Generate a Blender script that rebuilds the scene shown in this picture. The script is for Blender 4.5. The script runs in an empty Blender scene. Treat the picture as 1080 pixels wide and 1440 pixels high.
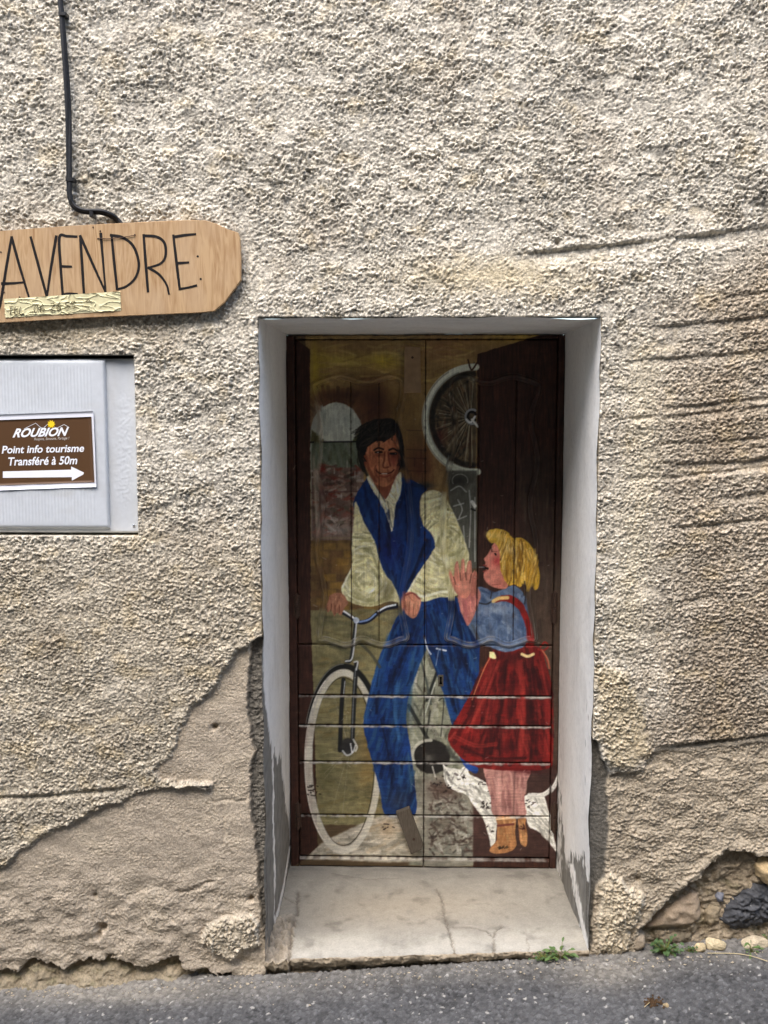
import bpy, math, random
import numpy as np

# ------------------------------------------------------------------ camera, sky, sun, exposure
scene = bpy.context.scene
COL = scene.collection
FPX = 1440.0            # focal length in photo pixels (photo 1080 x 1440)
DIST = 3.0              # camera to wall plane (y = 0)
CAM_H = 1.7244
PITCH = math.radians(5.88)
YAW = math.radians(1.31)
cam_d = bpy.data.cameras.new('camera')
cam = bpy.data.objects.new('camera', cam_d)
COL.objects.link(cam)
cam.location = (0, -DIST, CAM_H)
cam.rotation_euler = (math.pi / 2 - PITCH, 0, YAW)
cam_d.sensor_fit = 'VERTICAL'
cam_d.sensor_height = 36.0
cam_d.lens = 36.0
cam_d.clip_start = 0.05
cam_d.clip_end = 500
scene.camera = cam

SUN_EL = math.radians(58)
SUN_AZ = math.radians(-20)        # 0 = straight out from the wall, negative = towards the left
sdir = (math.sin(SUN_AZ) * math.cos(SUN_EL), -math.cos(SUN_AZ) * math.cos(SUN_EL), math.sin(SUN_EL))
world = bpy.data.worlds.new('World')
scene.world = world
world.use_nodes = True
wn = world.node_tree
bg = wn.nodes['Background']
sky = wn.nodes.new('ShaderNodeTexSky')
sky.sky_type = 'NISHITA'
sky.sun_disc = False
sky.sun_elevation = SUN_EL
sky.sun_rotation = math.atan2(sdir[0], sdir[1])
sky.air_density = 1.0
sky.dust_density = 3.0
wn.links.new(sky.outputs[0], bg.inputs[0])
bg.inputs[1].default_value = 0.15
sl = bpy.data.lights.new('sun', 'SUN')
sl.energy = 0.8
sl.angle = math.radians(45)
sl.color = (1.0, 0.985, 0.955)
so = bpy.data.objects.new('sun', sl)
COL.objects.link(so)
from mathutils import Vector
so.rotation_euler = Vector(sdir).to_track_quat('Z', 'Y').to_euler()
so.location = (0, -4, 6)
scene.view_settings.view_transform = 'Standard'
scene.view_settings.look = 'None'
scene.view_settings.gamma = 1
scene.view_settings.exposure = 1.78

# ------------------------------------------------------------------ helpers: photo measure <-> place
rx = math.pi / 2 - PITCH
_Rx = np.array([[1, 0, 0], [0, math.cos(rx), -math.sin(rx)], [0, math.sin(rx), math.cos(rx)]])
_Rz = np.array([[math.cos(YAW), -math.sin(YAW), 0], [math.sin(YAW), math.cos(YAW), 0], [0, 0, 1]])
ROT = _Rz @ _Rx

def W(px, py, y=0.0):
    """measured point of the photo -> (x, z) on the upright plane at depth y"""
    d = ROT @ np.array([(px - 540) / FPX, (720 - py) / FPX, -1.0])
    t = (y + DIST) / d[1]
    return d[0] * t, CAM_H + d[2] * t

def W3(px, py, y=0.0):
    x, z = W(px, py, y)
    return (x, y, z)

def PX(X, Y, Z):
    q = np.stack([X, Y + DIST, Z - CAM_H], -1) @ ROT
    return 540 - q[..., 0] / q[..., 2] * FPX, 720 + q[..., 1] / q[..., 2] * FPX

def lin(c):
    c = np.asarray(c, float) / 255.0
    return np.where(c <= 0.04045, c / 12.92, ((np.maximum(c, 0) + 0.055) / 1.055) ** 2.4)

# ------------------------------------------------------------------ noise
def _table(seed):
    r = np.random.RandomState(seed)
    a = r.rand(256, 256) * 2 * math.pi
    return np.cos(a), np.sin(a)
_tabs = {}
def perlin(x, y, seed=0):
    if seed not in _tabs: _tabs[seed] = _table(seed)
    gx, gy = _tabs[seed]
    xi = np.floor(x).astype(np.int32); yi = np.floor(y).astype(np.int32)
    xf = x - xi; yf = y - yi
    xi &= 255; yi &= 255
    x1 = (xi + 1) & 255; y1 = (yi + 1) & 255
    u = xf * xf * xf * (xf * (xf * 6 - 15) + 10); v = yf * yf * yf * (yf * (yf * 6 - 15) + 10)
    a = gx[yi, xi] * xf + gy[yi, xi] * yf
    b = gx[yi, x1] * (xf - 1) + gy[yi, x1] * yf
    c = gx[y1, xi] * xf + gy[y1, xi] * (yf - 1)
    d = gx[y1, x1] * (xf - 1) + gy[y1, x1] * (yf - 1)
    return ((a + (b - a) * u) * (1 - v) + (c + (d - c) * u) * v) * 1.5

def fbm(x, y, seed=0, n=4, gain=0.5):
    s = 0; a = 1; t = 0
    for i in range(n):
        s = s + a * perlin(x * 2 ** i, y * 2 ** i, seed + i); t += a; a *= gain
    return s / t

def lumps(x, y, seed=0):
    """overlapping rounded grains, 0..1"""
    r = np.random.RandomState(seed)
    jx = r.rand(256, 256); jy = r.rand(256, 256); rr = 0.45 + 0.6 * r.rand(256, 256); hh = 0.45 + 0.55 * r.rand(256, 256)
    xi = np.floor(x).astype(np.int32); yi = np.floor(y).astype(np.int32)
    best = np.zeros_like(x)
    for dy in (-1, 0, 1):
        for dx in (-1, 0, 1):
            cx = xi + dx; cy = yi + dy
            a = cx & 255; b = cy & 255
            d2 = ((x - cx - jx[b, a]) ** 2 + (y - cy - jy[b, a]) ** 2) / rr[b, a] ** 2
            best = np.maximum(best, hh[b, a] * np.sqrt(np.maximum(0, 1 - d2)))
    return best

def grains(x, y, seed):
    r = np.random.RandomState(seed)
    jx = r.rand(256, 256); jy = r.rand(256, 256); rr = .35 + .5 * r.rand(256, 256); tone = r.rand(256, 256)
    xi = np.floor(x).astype(int); yi = np.floor(y).astype(int); best = np.zeros_like(x); tn = np.zeros_like(x)
    for dy in (-1, 0, 1):
        for dx in (-1, 0, 1):
            a = (xi + dx) & 255; b = (yi + dy) & 255
            h = np.sqrt(np.maximum(0, 1 - ((x - xi - dx - jx[b, a]) ** 2 + (y - yi - dy - jy[b, a]) ** 2) / rr[b, a] ** 2)) * (.5 + .5 * tone[b, a] * rr[b, a] / .6)
            w = h > best; best = np.where(w, h, best); tn = np.where(w, tone[b, a], tn)
    return best, tn

def sstep(a, b, x):
    t = np.clip((x - a) / (b - a), 0, 1)
    return t * t * (3 - 2 * t)

def poly_sd(U, V, pts):
    """signed distance (px) to a polygon, negative inside"""
    pts = np.asarray(pts, float)
    d2 = np.full(U.shape, 1e12); ins = np.zeros(U.shape, bool)
    n = len(pts)
    for i in range(n):
        x0, y0 = pts[i]; x1, y1 = pts[(i + 1) % n]
        ex, ey = x1 - x0, y1 - y0
        t = np.clip(((U - x0) * ex + (V - y0) * ey) / (ex * ex + ey * ey + 1e-9), 0, 1)
        d2 = np.minimum(d2, (U - x0 - t * ex) ** 2 + (V - y0 - t * ey) ** 2)
        if y0 != y1:
            c = ((y0 > V) != (y1 > V)) & (U < (x1 - x0) * (V - y0) / (y1 - y0) + x0)
            ins ^= c
    return np.where(ins, -1, 1) * np.sqrt(d2)

def line_d(U, V, pts):
    d2 = np.full(np.shape(U), 1e12)
    for (x0, y0), (x1, y1) in zip(pts[:-1], pts[1:]):
        ex, ey = x1 - x0, y1 - y0
        t = np.clip(((U - x0) * ex + (V - y0) * ey) / (ex * ex + ey * ey + 1e-9), 0, 1)
        d2 = np.minimum(d2, (U - x0 - t * ex) ** 2 + (V - y0 - t * ey) ** 2)
    return np.sqrt(d2)

def smooth(pts, n=8):
    """Catmull-Rom through the points"""
    p = np.asarray(pts, float)
    if len(p) < 3: return p
    q = np.vstack([2 * p[0] - p[1], p, 2 * p[-1] - p[-2]])
    out = []
    for i in range(1, len(q) - 2):
        for k in range(n):
            t = k / n
            out.append(0.5 * (2 * q[i] + (q[i + 1] - q[i - 1]) * t + (2 * q[i - 1] - 5 * q[i] + 4 * q[i + 1] - q[i + 2]) * t * t
                              + (3 * q[i] - q[i - 1] - 3 * q[i + 1] + q[i + 2]) * t ** 3))
    out.append(p[-1])
    return np.array(out)

# ------------------------------------------------------------------ materials
def new_mat(name):
    m = bpy.data.materials.new(name); m.use_nodes = True
    return m, m.node_tree, m.node_tree.nodes['Principled BSDF']

def plain(name, rgb, rough=0.7, spec=0.3, var=0.12, scale=60, bump=0.0, bscale=200, metal=0.0, stretch=None):
    """colour broken up by noise, with a fine bump"""
    m, nt, b = new_mat(name)
    tc = nt.nodes.new('ShaderNodeTexCoord')
    mp = nt.nodes.new('ShaderNodeMapping')
    nt.links.new(tc.outputs['Object'], mp.inputs[0])
    if stretch: mp.inputs['Scale'].default_value = stretch
    nz = nt.nodes.new('ShaderNodeTexNoise'); nz.inputs['Scale'].default_value = scale; nz.inputs['Detail'].default_value = 6
    nt.links.new(mp.outputs[0], nz.inputs['Vector'])
    mx = nt.nodes.new('ShaderNodeMix'); mx.data_type = 'RGBA'
    c = lin(rgb)
    mx.inputs['A'].default_value = (*np.clip(c * (1 - 2 * var), 0, 1), 1); mx.inputs['B'].default_value = (*np.clip(c * (1 + 2 * var), 0, 1), 1)
    nt.links.new(nz.outputs[0], mx.inputs['Factor'])
    nt.links.new(mx.outputs['Result'], b.inputs['Base Color'])
    b.inputs['Roughness'].default_value = rough; b.inputs['Specular IOR Level'].default_value = spec; b.inputs['Metallic'].default_value = metal
    if bump:
        n2 = nt.nodes.new('ShaderNodeTexNoise'); n2.inputs['Scale'].default_value = bscale; n2.inputs['Detail'].default_value = 5
        nt.links.new(mp.outputs[0], n2.inputs['Vector'])
        bp = nt.nodes.new('ShaderNodeBump'); bp.inputs['Strength'].default_value = bump; bp.inputs['Distance'].default_value = 0.002
        nt.links.new(n2.outputs[0], bp.inputs['Height']); nt.links.new(bp.outputs[0], b.inputs['Normal'])
    return m

def attr_mat(name, rough=0.85, spec=0.2, var=0.25, scale=400, bump=0.4, bscale=500, rvar=0.0, bdist=0.0015):
    """pigment stored on the surface, broken up by fine noise"""
    m, nt, b = new_mat(name)
    at = nt.nodes.new('ShaderNodeAttribute'); at.attribute_name = 'Col'
    tc = nt.nodes.new('ShaderNodeTexCoord')
    nz = nt.nodes.new('ShaderNodeTexNoise'); nz.inputs['Scale'].default_value = scale; nz.inputs['Detail'].default_value = 5
    nt.links.new(tc.outputs['Object'], nz.inputs['Vector'])
    mr = nt.nodes.new('ShaderNodeMapRange'); mr.inputs['From Min'].default_value = 0.25; mr.inputs['From Max'].default_value = 0.75
    mr.inputs['To Min'].default_value = 1 - var; mr.inputs['To Max'].default_value = 1 + var
    nt.links.new(nz.outputs[0], mr.inputs['Value'])
    vm = nt.nodes.new('ShaderNodeVectorMath'); vm.operation = 'SCALE'
    nt.links.new(at.outputs['Color'], vm.inputs[0]); nt.links.new(mr.outputs[0], vm.inputs['Scale'])
    nt.links.new(vm.outputs[0], b.inputs['Base Color'])
    b.inputs['Roughness'].default_value = rough; b.inputs['Specular IOR Level'].default_value = spec
    if rvar:
        r2 = nt.nodes.new('ShaderNodeMapRange'); r2.inputs['To Min'].default_value = rough - rvar; r2.inputs['To Max'].default_value = rough + rvar
        nt.links.new(nz.outputs[0], r2.inputs['Value']); nt.links.new(r2.outputs[0], b.inputs['Roughness'])
    if bump:
        n2 = nt.nodes.new('ShaderNodeTexNoise'); n2.inputs['Scale'].default_value = bscale; n2.inputs['Detail'].default_value = 4
        nt.links.new(tc.outputs['Object'], n2.inputs['Vector'])
        bp = nt.nodes.new('ShaderNodeBump'); bp.inputs['Strength'].default_value = bump; bp.inputs['Distance'].default_value = bdist
        nt.links.new(n2.outputs[0], bp.inputs['Height']); nt.links.new(bp.outputs[0], b.inputs['Normal'])
    return m

# ------------------------------------------------------------------ mesh building
def mesh_obj(name, verts, faces, mat, parent=None, col=None, smooth_=True):
    me = bpy.data.meshes.new(name)
    verts = np.asarray(verts, np.float32).reshape(-1, 3)
    if isinstance(faces, np.ndarray):
        nf, k = faces.shape
        me.vertices.add(len(verts)); me.vertices.foreach_set('co', verts.ravel())
        me.loops.add(nf * k); me.loops.foreach_set('vertex_index', faces.astype(np.int32).ravel())
        me.polygons.add(nf); me.polygons.foreach_set('loop_start', np.arange(0, nf * k, k, dtype=np.int32))
        me.update(calc_edges=True)
    else:
        me.from_pydata(verts.tolist(), [], [list(f) for f in faces])
    me.validate()
    if smooth_:
        me.polygons.foreach_set('use_smooth', np.ones(len(me.polygons), bool))
    if col is not None:
        ca = me.color_attributes.new('Col', 'FLOAT_COLOR', 'POINT')
        c4 = np.ones((len(verts), 4), np.float32); c4[:, :3] = np.clip(np.asarray(col).reshape(-1, 3), 0, 1)
        ca.data.foreach_set('color', c4.ravel())
    me.materials.append(mat)
    o = bpy.data.objects.new(name, me)
    COL.objects.link(o)
    if parent is not None: o.parent = parent
    return o

def tag(o, label, cat=None, group=None, kind=None):
    if label: o['label'] = label
    if cat: o['category'] = cat
    if group: o['group'] = group
    if kind: o['kind'] = kind
    return o

def empty(name, loc=(0, 0, 0)):
    o = bpy.data.objects.new(name, None); COL.objects.link(o); o.empty_display_size = 0.1
    return o

def grid_faces(ny, nx, keep=None):
    i = np.arange(ny * nx).reshape(ny, nx)
    f = np.stack([i[:-1, :-1], i[:-1, 1:], i[1:, 1:], i[1:, :-1]], -1)
    f = f[keep] if keep is not None else f.reshape(-1, 4)
    return f

class MB:
    """collects simple shapes into one mesh"""
    def __init__(s): s.v = []; s.f = []
    def add(s, v, f):
        n = len(s.v); s.v += [tuple(p) for p in v]; s.f += [tuple(i + n for i in q) for q in f]
    def prism(s, pts, y0, y1, bev=0.0):
        """outline of (x, z) pulled from y0 (front) to y1, with a bevelled front rim"""
        n = len(pts); c = np.mean(pts, 0); rings = []
        p = np.asarray(pts, float)
        if bev:
            d = p - c; L = np.linalg.norm(d, axis=1, keepdims=True); ins = p - d / np.maximum(L, 1e-6) * bev
            rings.append((ins, y0)); rings.append((p, y0 + bev))
        else: rings.append((p, y0))
        rings.append((p, y1))
        v = []; f = []
        for q, y in rings: v += [(a, y, b) for a, b in q]
        for k in range(len(rings) - 1):
            for i in range(n):
                j = (i + 1) % n
                f.append((k * n + i, k * n + j, (k + 1) * n + j, (k + 1) * n + i))
        f.append(tuple(range(n))[::-1]); f.append(tuple(range((len(rings) - 1) * n, len(rings) * n)))
        s.add(v, f)
    def tube(s, pts, r, n=8, caps=True):
        p = np.asarray(pts, float); v = []; f = []
        r = np.broadcast_to(r, (len(p),))
        for i in range(len(p)):
            t = p[min(i + 1, len(p) - 1)] - p[max(i - 1, 0)]; t /= np.linalg.norm(t) + 1e-9
            a = np.cross(t, (0.3, 1, 0.2)); a /= np.linalg.norm(a) + 1e-9; b = np.cross(t, a)
            for k in range(n):
                an = 2 * math.pi * k / n
                v.append(p[i] + r[i] * (math.cos(an) * a + math.sin(an) * b))
        for i in range(len(p) - 1):
            for k in range(n):
                j = (k + 1) % n
                f.append((i * n + k, i * n + j, (i + 1) * n + j, (i + 1) * n + k))
        if caps:
            f.append(tuple(range(n))[::-1]); f.append(tuple(range((len(p) - 1) * n, len(p) * n)))
        s.add(v, f)
    def ribbon(s, pts_px, w_px, y, th=0.0006):
        """a flat stroke of paint or ink on the plane y, width in photo pixels"""
        p = np.array([W(a, b, y) for a, b in pts_px]); w = np.broadcast_to(w_px, (len(p),)) / 480.0 / 2
        L = []; R_ = []
        for i in range(len(p)):
            t = p[min(i + 1, len(p) - 1)] - p[max(i - 1, 0)]; t /= np.linalg.norm(t) + 1e-9
            nrm = np.array([-t[1], t[0]]); e = t * (w[i] * 0.6) * (-1 if i == 0 else 1 if i == len(p) - 1 else 0)
            L.append(p[i] + nrm * w[i] + e); R_.append(p[i] - nrm * w[i] + e)
        n = len(p); v = []
        for a, b in zip(L, R_): v += [(a[0], y, a[1]), (b[0], y, b[1]), (a[0], y + th, a[1]), (b[0], y + th, b[1])]
        f = []
        for i in range(n - 1):
            a = i * 4; b = a + 4
            f += [(a, b, b + 1, a + 1), (a, a + 2, b + 2, b), (a + 1, b + 1, b + 3, a + 3)]
        f += [(0, 1, 3, 2), ((n - 1) * 4, (n - 1) * 4 + 2, (n - 1) * 4 + 3, (n - 1) * 4 + 1)]
        s.add(v, f)
    def build(s, name, mat, parent=None, smooth_=False):
        return mesh_obj(name, s.v, s.f, mat, parent, smooth_=smooth_)

XL, XR, ZT = -0.4345, 0.5580, 1.982        # door opening in the wall plane
YD = 0.66                                   # depth of the painted door
def ground_z(X, Y=0): return 0.078 * X + 0.006

# ------------------------------------------------------------------ the house wall (one displaced sheet)
def axis(lo, hi, a, b, step, grow=1.25, must=()):
    mid = np.arange(a, b + step / 2, step)
    left = []; s = step; x = a
    while x > lo: s = min(s * grow, 0.12); x -= s; left.append(x)
    right = []; s = step; x = mid[-1]
    while x < hi: s = min(s * grow, 0.12); x += s; right.append(x)
    ax = np.concatenate([left[::-1], mid, right])
    for m in must: ax[np.argmin(abs(ax - m))] = m
    return ax

BOX_L, BOX_R = -1.42, W(192, 620)[0]
BOX_T, BOX_B = W(100, 499)[1], W(100, 754)[1]
xs = axis(-3.2, 3.2, -1.29, 1.15, 0.0027, must=(XL, XR, BOX_R))
zs = axis(-0.3, 6.0, -0.12, 2.89, 0.0027, must=(ZT, BOX_T, BOX_B))
GX, GZ = np.meshgrid(xs, zs)
U, V = PX(GX, np.zeros_like(GX), GZ)

def wall_surface(GX, GZ, U, V):
    wa = perlin(GX / 0.035, GZ / 0.035, 11); wb = perlin(GX / 0.035, GZ / 0.035, 12)
    wc = perlin(GX / 0.011, GZ / 0.011, 13); wd = perlin(GX / 0.011, GZ / 0.011, 14)
    qx = GX + 0.004 * wa + 0.0006 * wc; qz = GZ + 0.004 * wb + 0.0006 * wd
    big = fbm(GX / 0.30, GZ / 0.22, 21, 3)
    mid = fbm(GX / 0.09, GZ / 0.06, 25, 3)
    # thrown plaster: clotted grains with pits between
    g1, tn1 = grains(qx / 0.0074, qz / 0.0064, 31); g2, tn2 = grains(qx / 0.0050, qz / 0.0046, 32)
    pit = fbm(qx / 0.0098, qz / 0.0084, 33, 2)
    gL, tnL = grains(qx / 0.0135, qz / 0.0118, 37)                    # scattered bigger pebbles in the coat
    gL = gL * (tnL > .62)
    grit = fbm(GX / .0054, GZ / .0054, 38, 1)
    clot = np.clip(.80 + .95 * fbm(GX / .045, GZ / .036, 36, 3), .22, 1.35)
    thin = sstep(.25, .60, fbm(GX / .16, GZ / .11, 39, 3))             # places where the thrown coat is thin and worn
    amp = clot * (1 - .75 * thin) * np.clip(1 + .9 * fbm(GX / .35, GZ / .25, 40, 3), .55, 1.4)
    rough = .80 * amp * (0.0064 * g1 + 0.0042 * g2 + 0.0034 * gL + 0.0070 * pit + 0.0050 * grit) + 0.0026 * mid + 0.010 * big
    # finer, dragged texture for the right-hand and lower plaster
    g3, tn3 = grains(qx / 0.0074 + 3, (qz - 0.10 * GX) / 0.0056, 34)
    drag = fbm(qx / 0.018, (qz - 0.10 * GX) / 0.0095, 35, 3)
    fine = (0.0062 * g3 + 0.0038 * g2 + 0.0040 * grit) * (1 - .4 * thin) + 0.0062 * drag + 0.003 * mid + 0.006 * big + 0.002
    soft = 0.0036 * fbm(GX / 0.080, (GZ + .2 * GX) / 0.060, 41, 2) + 0.0012 * fbm(GX / 0.020, GZ / 0.017, 45, 3) + (0.0020 * g2 + .0016 * grit) * np.clip(.8 + 1.2 * mid, .2, 1.6) + 0.005 * big
    wu = 7 * perlin(GX / 0.05, GZ / 0.05, 51) + 4.5 * perlin(GX / 0.018, GZ / 0.018, 52) + 2.5 * perlin(GX / 0.008, GZ / 0.008, 54)
    wv = 7 * perlin(GX / 0.05, GZ / 0.05, 53) + 4.5 * perlin(GX / 0.018, GZ / 0.018, 55) + 2.5 * perlin(GX / 0.008, GZ / 0.008, 56)
    Uw = U + wu; Vw = V + wv
    # --- zones
    zr = sstep(-110, 110, Uw - np.interp(Vw, [0, 300, 420, 600, 800, 900, 1040, 1400], [1250, 1150, 960, 900, 930, 915, 905, 905]) + 25 * mid)
    zlow = sstep(650, 850, V + 60 * big) * (U < 500)
    wfine = np.clip(np.maximum(zr, 0.30 * zlow), 0, 1)
    H = rough * (1 - wfine) + fine * wfine
    c_top = lin((200, 193, 178)); c_right = lin((168, 155, 136)); c_low = lin((186, 176, 157))
    C = c_top * np.ones(GX.shape + (1,))
    C = C * (1 - zlow[..., None]) + c_low * zlow[..., None]
    C = C * (1 - zr[..., None]) + c_right * zr[..., None]
    # aggregate shows: pale grains and darker sand
    sp = fbm(GX / 0.012, GZ / 0.010, 61, 3)
    gt = .75 * (tn1 - .5) * (g1 > .2) + .5 * (tn2 - .5)
    C = C * (1 + 0.25 * sp + 0.20 * mid + 0.14 * big + gt)[..., None]
    yel = sstep(0.15, 0.5, fbm(GX / 0.10, GZ / 0.08, 65, 3) + 0.1 * zlow)
    C = C * (1 - 0.25 * yel[..., None]) + lin((206, 184, 138)) * 0.25 * yel[..., None]
    pale = sstep(.05, .55, fbm(GX / .28, GZ / .20, 66, 4))[..., None]; C = C * (1 - .30 * pale) + lin((222, 214, 198)) * .30 * pale
    dusk = sstep(.10, .55, fbm(GX / .22, GZ / .30, 67, 4))[..., None]; C = C * (1 - .26 * dusk) + lin((140, 122, 98)) * .26 * dusk
    soot = sstep(.28, .6, fbm(GX / .045, GZ / .05, 68, 4))[..., None]; C = C * (1 - .22 * soot) + lin((104, 94, 80)) * .22 * soot
    # limewashed bare strip beside the door on the right, pale lime smears
    def blend(mask, col, k=1.0):
        nonlocal C
        m = (mask * k)[..., None]; C = C * (1 - m) + lin(col) * (1 + 0.25 * sp + 0.15 * mid)[..., None] * m
    m = np.exp(-((Uw - np.interp(V, [460, 620, 900], [905, 905, 880])) / 26) ** 2) * sstep(440, 520, V) * (1 - sstep(870, 960, V))
    blend(m, (214, 203, 178), 0.6)
    m = np.exp(-((Uw - 927) / 12) ** 2 - ((Vw - 965) / 28) ** 2); blend(m, (226, 216, 198), 0.8); H += 0.004 * m * g1
    m = sstep(8, -8, poly_sd(Uw, Vw, [(838, 930), (880, 945), (905, 990), (912, 1060), (880, 1082), (858, 1075), (846, 1040), (838, 1040)]))
    blend(m, (198, 180, 142), 0.5); H += 0.008 * m
    m = np.exp(-((Uw - 690) / 130) ** 2 - ((Vw - 388) / 26) ** 2); blend(m, (208, 190, 150), 0.6); H = H * (1 - .35 * m)
    m = np.exp(-((Uw - 930) / 11) ** 2 - ((Vw - 216) / 7) ** 2); blend(m, (70, 68, 64), 0.85)
    m = np.exp(-((Uw - 1075) / 10) ** 2 - ((Vw - 280) / 22) ** 2); blend(m, (80, 78, 74), 0.7)
    m = np.exp(-((Uw - 80) / 150) ** 2 - ((V - 458) / 30) ** 2); blend(m, (206, 180, 130), 0.4)
    # --- trowel ridges and ledges: (points, depth m, how far the smooth band runs below, px)
    ledges = [
        ([(715, 360), (790, 350), (860, 344), (980, 331), (1090, 318), (1500, 262)], 0.012, 17, .85),
        ([(895, 460), (950, 458), (1090, 443), (1500, 390)], 0.007, 12, .6),
        ([(870, 508), (960, 502), (1090, 491), (1500, 445)], 0.008, 9, .55),
        ([(900, 573), (990, 569), (1090, 556), (1500, 510)], 0.006, 10, .6),
        ([(860, 588), (960, 583), (1090, 570), (1500, 520)], 0.006, 7, .5),
        ([(920, 622), (1010, 620), (1090, 612), (1500, 580)], 0.005, 6, .5),
        ([(930, 652), (1010, 650), (1050, 648), (1090, 640), (1500, 600)], 0.011, 13, .8),
        ([(870, 672), (960, 668), (1060, 657), (1500, 620)], 0.006, 5, .5),
        ([(980, 700), (1040, 697), (1080, 690), (1300, 670)], 0.005, 9, .5),
        ([(930, 742), (1000, 737), (1090, 725), (1500, 690)], 0.008, 6, .6),
        ([(930, 852), (990, 838), (1020, 832)], 0.004, 9, .5),
        ([(912, 1050), (960, 1046), (1090, 1032), (1500, 1000)], 0.017, 16, .9),
        ([(-300, 1130), (0, 1120), (60, 1117), (140, 1110), (200, 1105)], 0.010, 6, .5),
        ([(885, 212), (960, 204), (1010, 198)], 0.003, 5, .4),
        ([(1000, 420), (1090, 408)], 0.004, 8, .5),
    ]
    Vl = V + 0.14 * wv
    for pts, dep, run, sm in ledges:
        px_ = [p[0] for p in pts]; py_ = [p[1] for p in pts]
        s = Vl - np.interp(U, px_, py_)
        ends = sstep(px_[0] - 5, px_[0] + 45, U + wu) * (1 - sstep(px_[-1] - 30, px_[-1] + 5, U + wu))
        brk = np.clip(0.75 + 0.7 * perlin(U / 60.0, np.full_like(U, dep * 977), 71), 0.15, 1.1)
        prof = sstep(-2.5, 1.5, s) * (1 - sstep(1.5, run * 1.7, s)) * ends * brk
        lip = np.exp(-((s + 5) / 4.5) ** 2) * ends * brk
        H = H * (1 - .85 * sm * prof) - .75 * dep * prof + 0.25 * dep * lip
    # --- lower left: outer coat fallen away
    ZL = [(-900, 1500), (-900, 1400), (-100, 1262), (0, 1220), (30, 1195), (60, 1178), (95, 1160), (130, 1140), (165, 1128), (205, 1111), (298, 1108),
          (300, 1101), (228, 1099), (217, 1086), (222, 1075), (238, 1068), (248, 1045), (252, 1020), (268, 1000), (282, 986), (300, 968),
          (318, 940), (333, 914), (360, 905), (362, 900), (384, 898), (384, 1500)]
    sd = poly_sd(U + 0.5 * wu + 2.0 * perlin(GX / .0045, GZ / .0045, 57), V + 0.5 * wv + 2.5 * perlin(GX / .0045, GZ / .0045, 58), ZL)
    mL = sstep(2.0, -2.0, sd)
    lipL = np.exp(-((sd - 5) / 6.0) ** 2)
    H = H * (1 - mL) + mL * (soft - 0.0100 * np.clip(.85 + .9 * big, .4, 1.4)) + 0.002 * lipL * (1 - mL)
    cS = lin((183, 170, 151)) * (1 + 0.22 * mid + 0.12 * big + 0.16 * sp)[..., None]
    tint = sstep(-.2, .6, big + .6 * mid)[..., None]
    cS = cS * (1 - .25 * tint) + lin((188, 176, 152)) * .25 * tint
    C = C * (1 - mL[..., None]) + cS * mL[..., None]
    # lower left gets bumpier towards the ground
    lowb = mL * sstep(1180, 1290, V)
    H += lowb * (0.011 * fbm(GX / 0.08, GZ / 0.06, 81, 2) + 0.0045 * np.maximum(0, fbm(GX / 0.030, GZ / 0.024, 84, 3)) + .0028 * g1 * clot)
    # --- lower right base coat under the ledge
    mR = sstep(0, 1, (Vw * .3 + V * .7 - np.interp(U, [840, 905, 915, 1090, 1500], [1090, 1080, 1056, 1040, 1008])) / 5) * (U > 700)
    softR = 0.009 * fbm(GX / 0.09, GZ / 0.065, 86, 2) + 0.0034 * drag + (0.0050 * g3 + 0.0034 * g2 + .0034 * grit) * clot + 0.006 * big
    H = H * (1 - mR) + mR * (softR - 0.010)
    cR = lin((182, 169, 148)) * (1 + 0.25 * mid + 0.12 * big + 0.18 * sp)[..., None]
    C = C * (1 - mR[..., None]) + cR * mR[..., None]
    band = V - np.interp(U, [912, 960, 1090, 1500], [1050, 1046, 1032, 1000]) + .25 * wv
    mb = sstep(3, 5, band) * (1 - sstep(9, 12, band)) * sstep(912, 930, U + wu)
    H = H * (1 - .7 * mb) - .002 * mb; C = C * (1 - .6 * mb[..., None]) + lin((196, 184, 164)) * .6 * mb[..., None]
    # --- grey mortar strips along the door
    GL = [(352, 905), (362, 896), (380, 894), (400, 1400), (372, 1330), (366, 1290), (362, 1210), (354, 1155), (352, 1110), (356, 1060), (350, 1010), (348, 975), (352, 940)]
    mG = sstep(1.5, -1.5, poly_sd(U + .35 * wu, V + .35 * wv, GL))
    GR = [(800, 1045), (838, 1040), (846, 1062), (856, 1082), (853, 1110), (858, 1160), (853, 1205), (850, 1240), (842, 1245), (836, 1260), (832, 1340), (800, 1340)]
    mG2 = sstep(1.5, -1.5, poly_sd(U + .35 * wu, V + .35 * wv, GR))
    mort = 0.006 * fbm(qx / 0.03, qz / 0.03, 91, 4) + 0.004 * g1 - 0.5 * 0.006
    H = H * (1 - mG) + mG * (mort - 0.026 + 0.4 * 0.01 * pit)
    H = H * (1 - mG2) + mG2 * (0.5 * mort - 0.017)
    cG = lin((120, 116, 108)) * (1 + 0.35 * sp + 0.3 * mid)[..., None]
    C = C * (1 - mG[..., None]) + cG * mG[..., None]
    C = C * (1 - mG2[..., None]) + 0.80 * cG * mG2[..., None]
    # --- foot of the wall, left: ragged lower edge and a hollow below it
    eL = np.interp(U, [-900, -60, 0, 25, 48, 90, 115, 160, 185, 215, 240, 262, 300, 325, 345, 420],
                      [1430, 1372, 1362, 1366, 1348, 1366, 1352, 1348, 1360, 1362, 1346, 1364, 1372, 1374, 1380, 1392])
    s = V + 0.9 * wv - eL
    foot = sstep(-1.5, 2.5, s) * (U < 405)
    H = H * (1 - foot) + foot * (-0.050 + 0.0016 * np.clip(s, 0, 60) + 0.9 * soft + 0.006 * fbm(qx / .03, qz / .02, 95, 3))
    cF = lin((150, 138, 116)) * (1 + .25 * sp + .2 * mid)[..., None]
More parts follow.
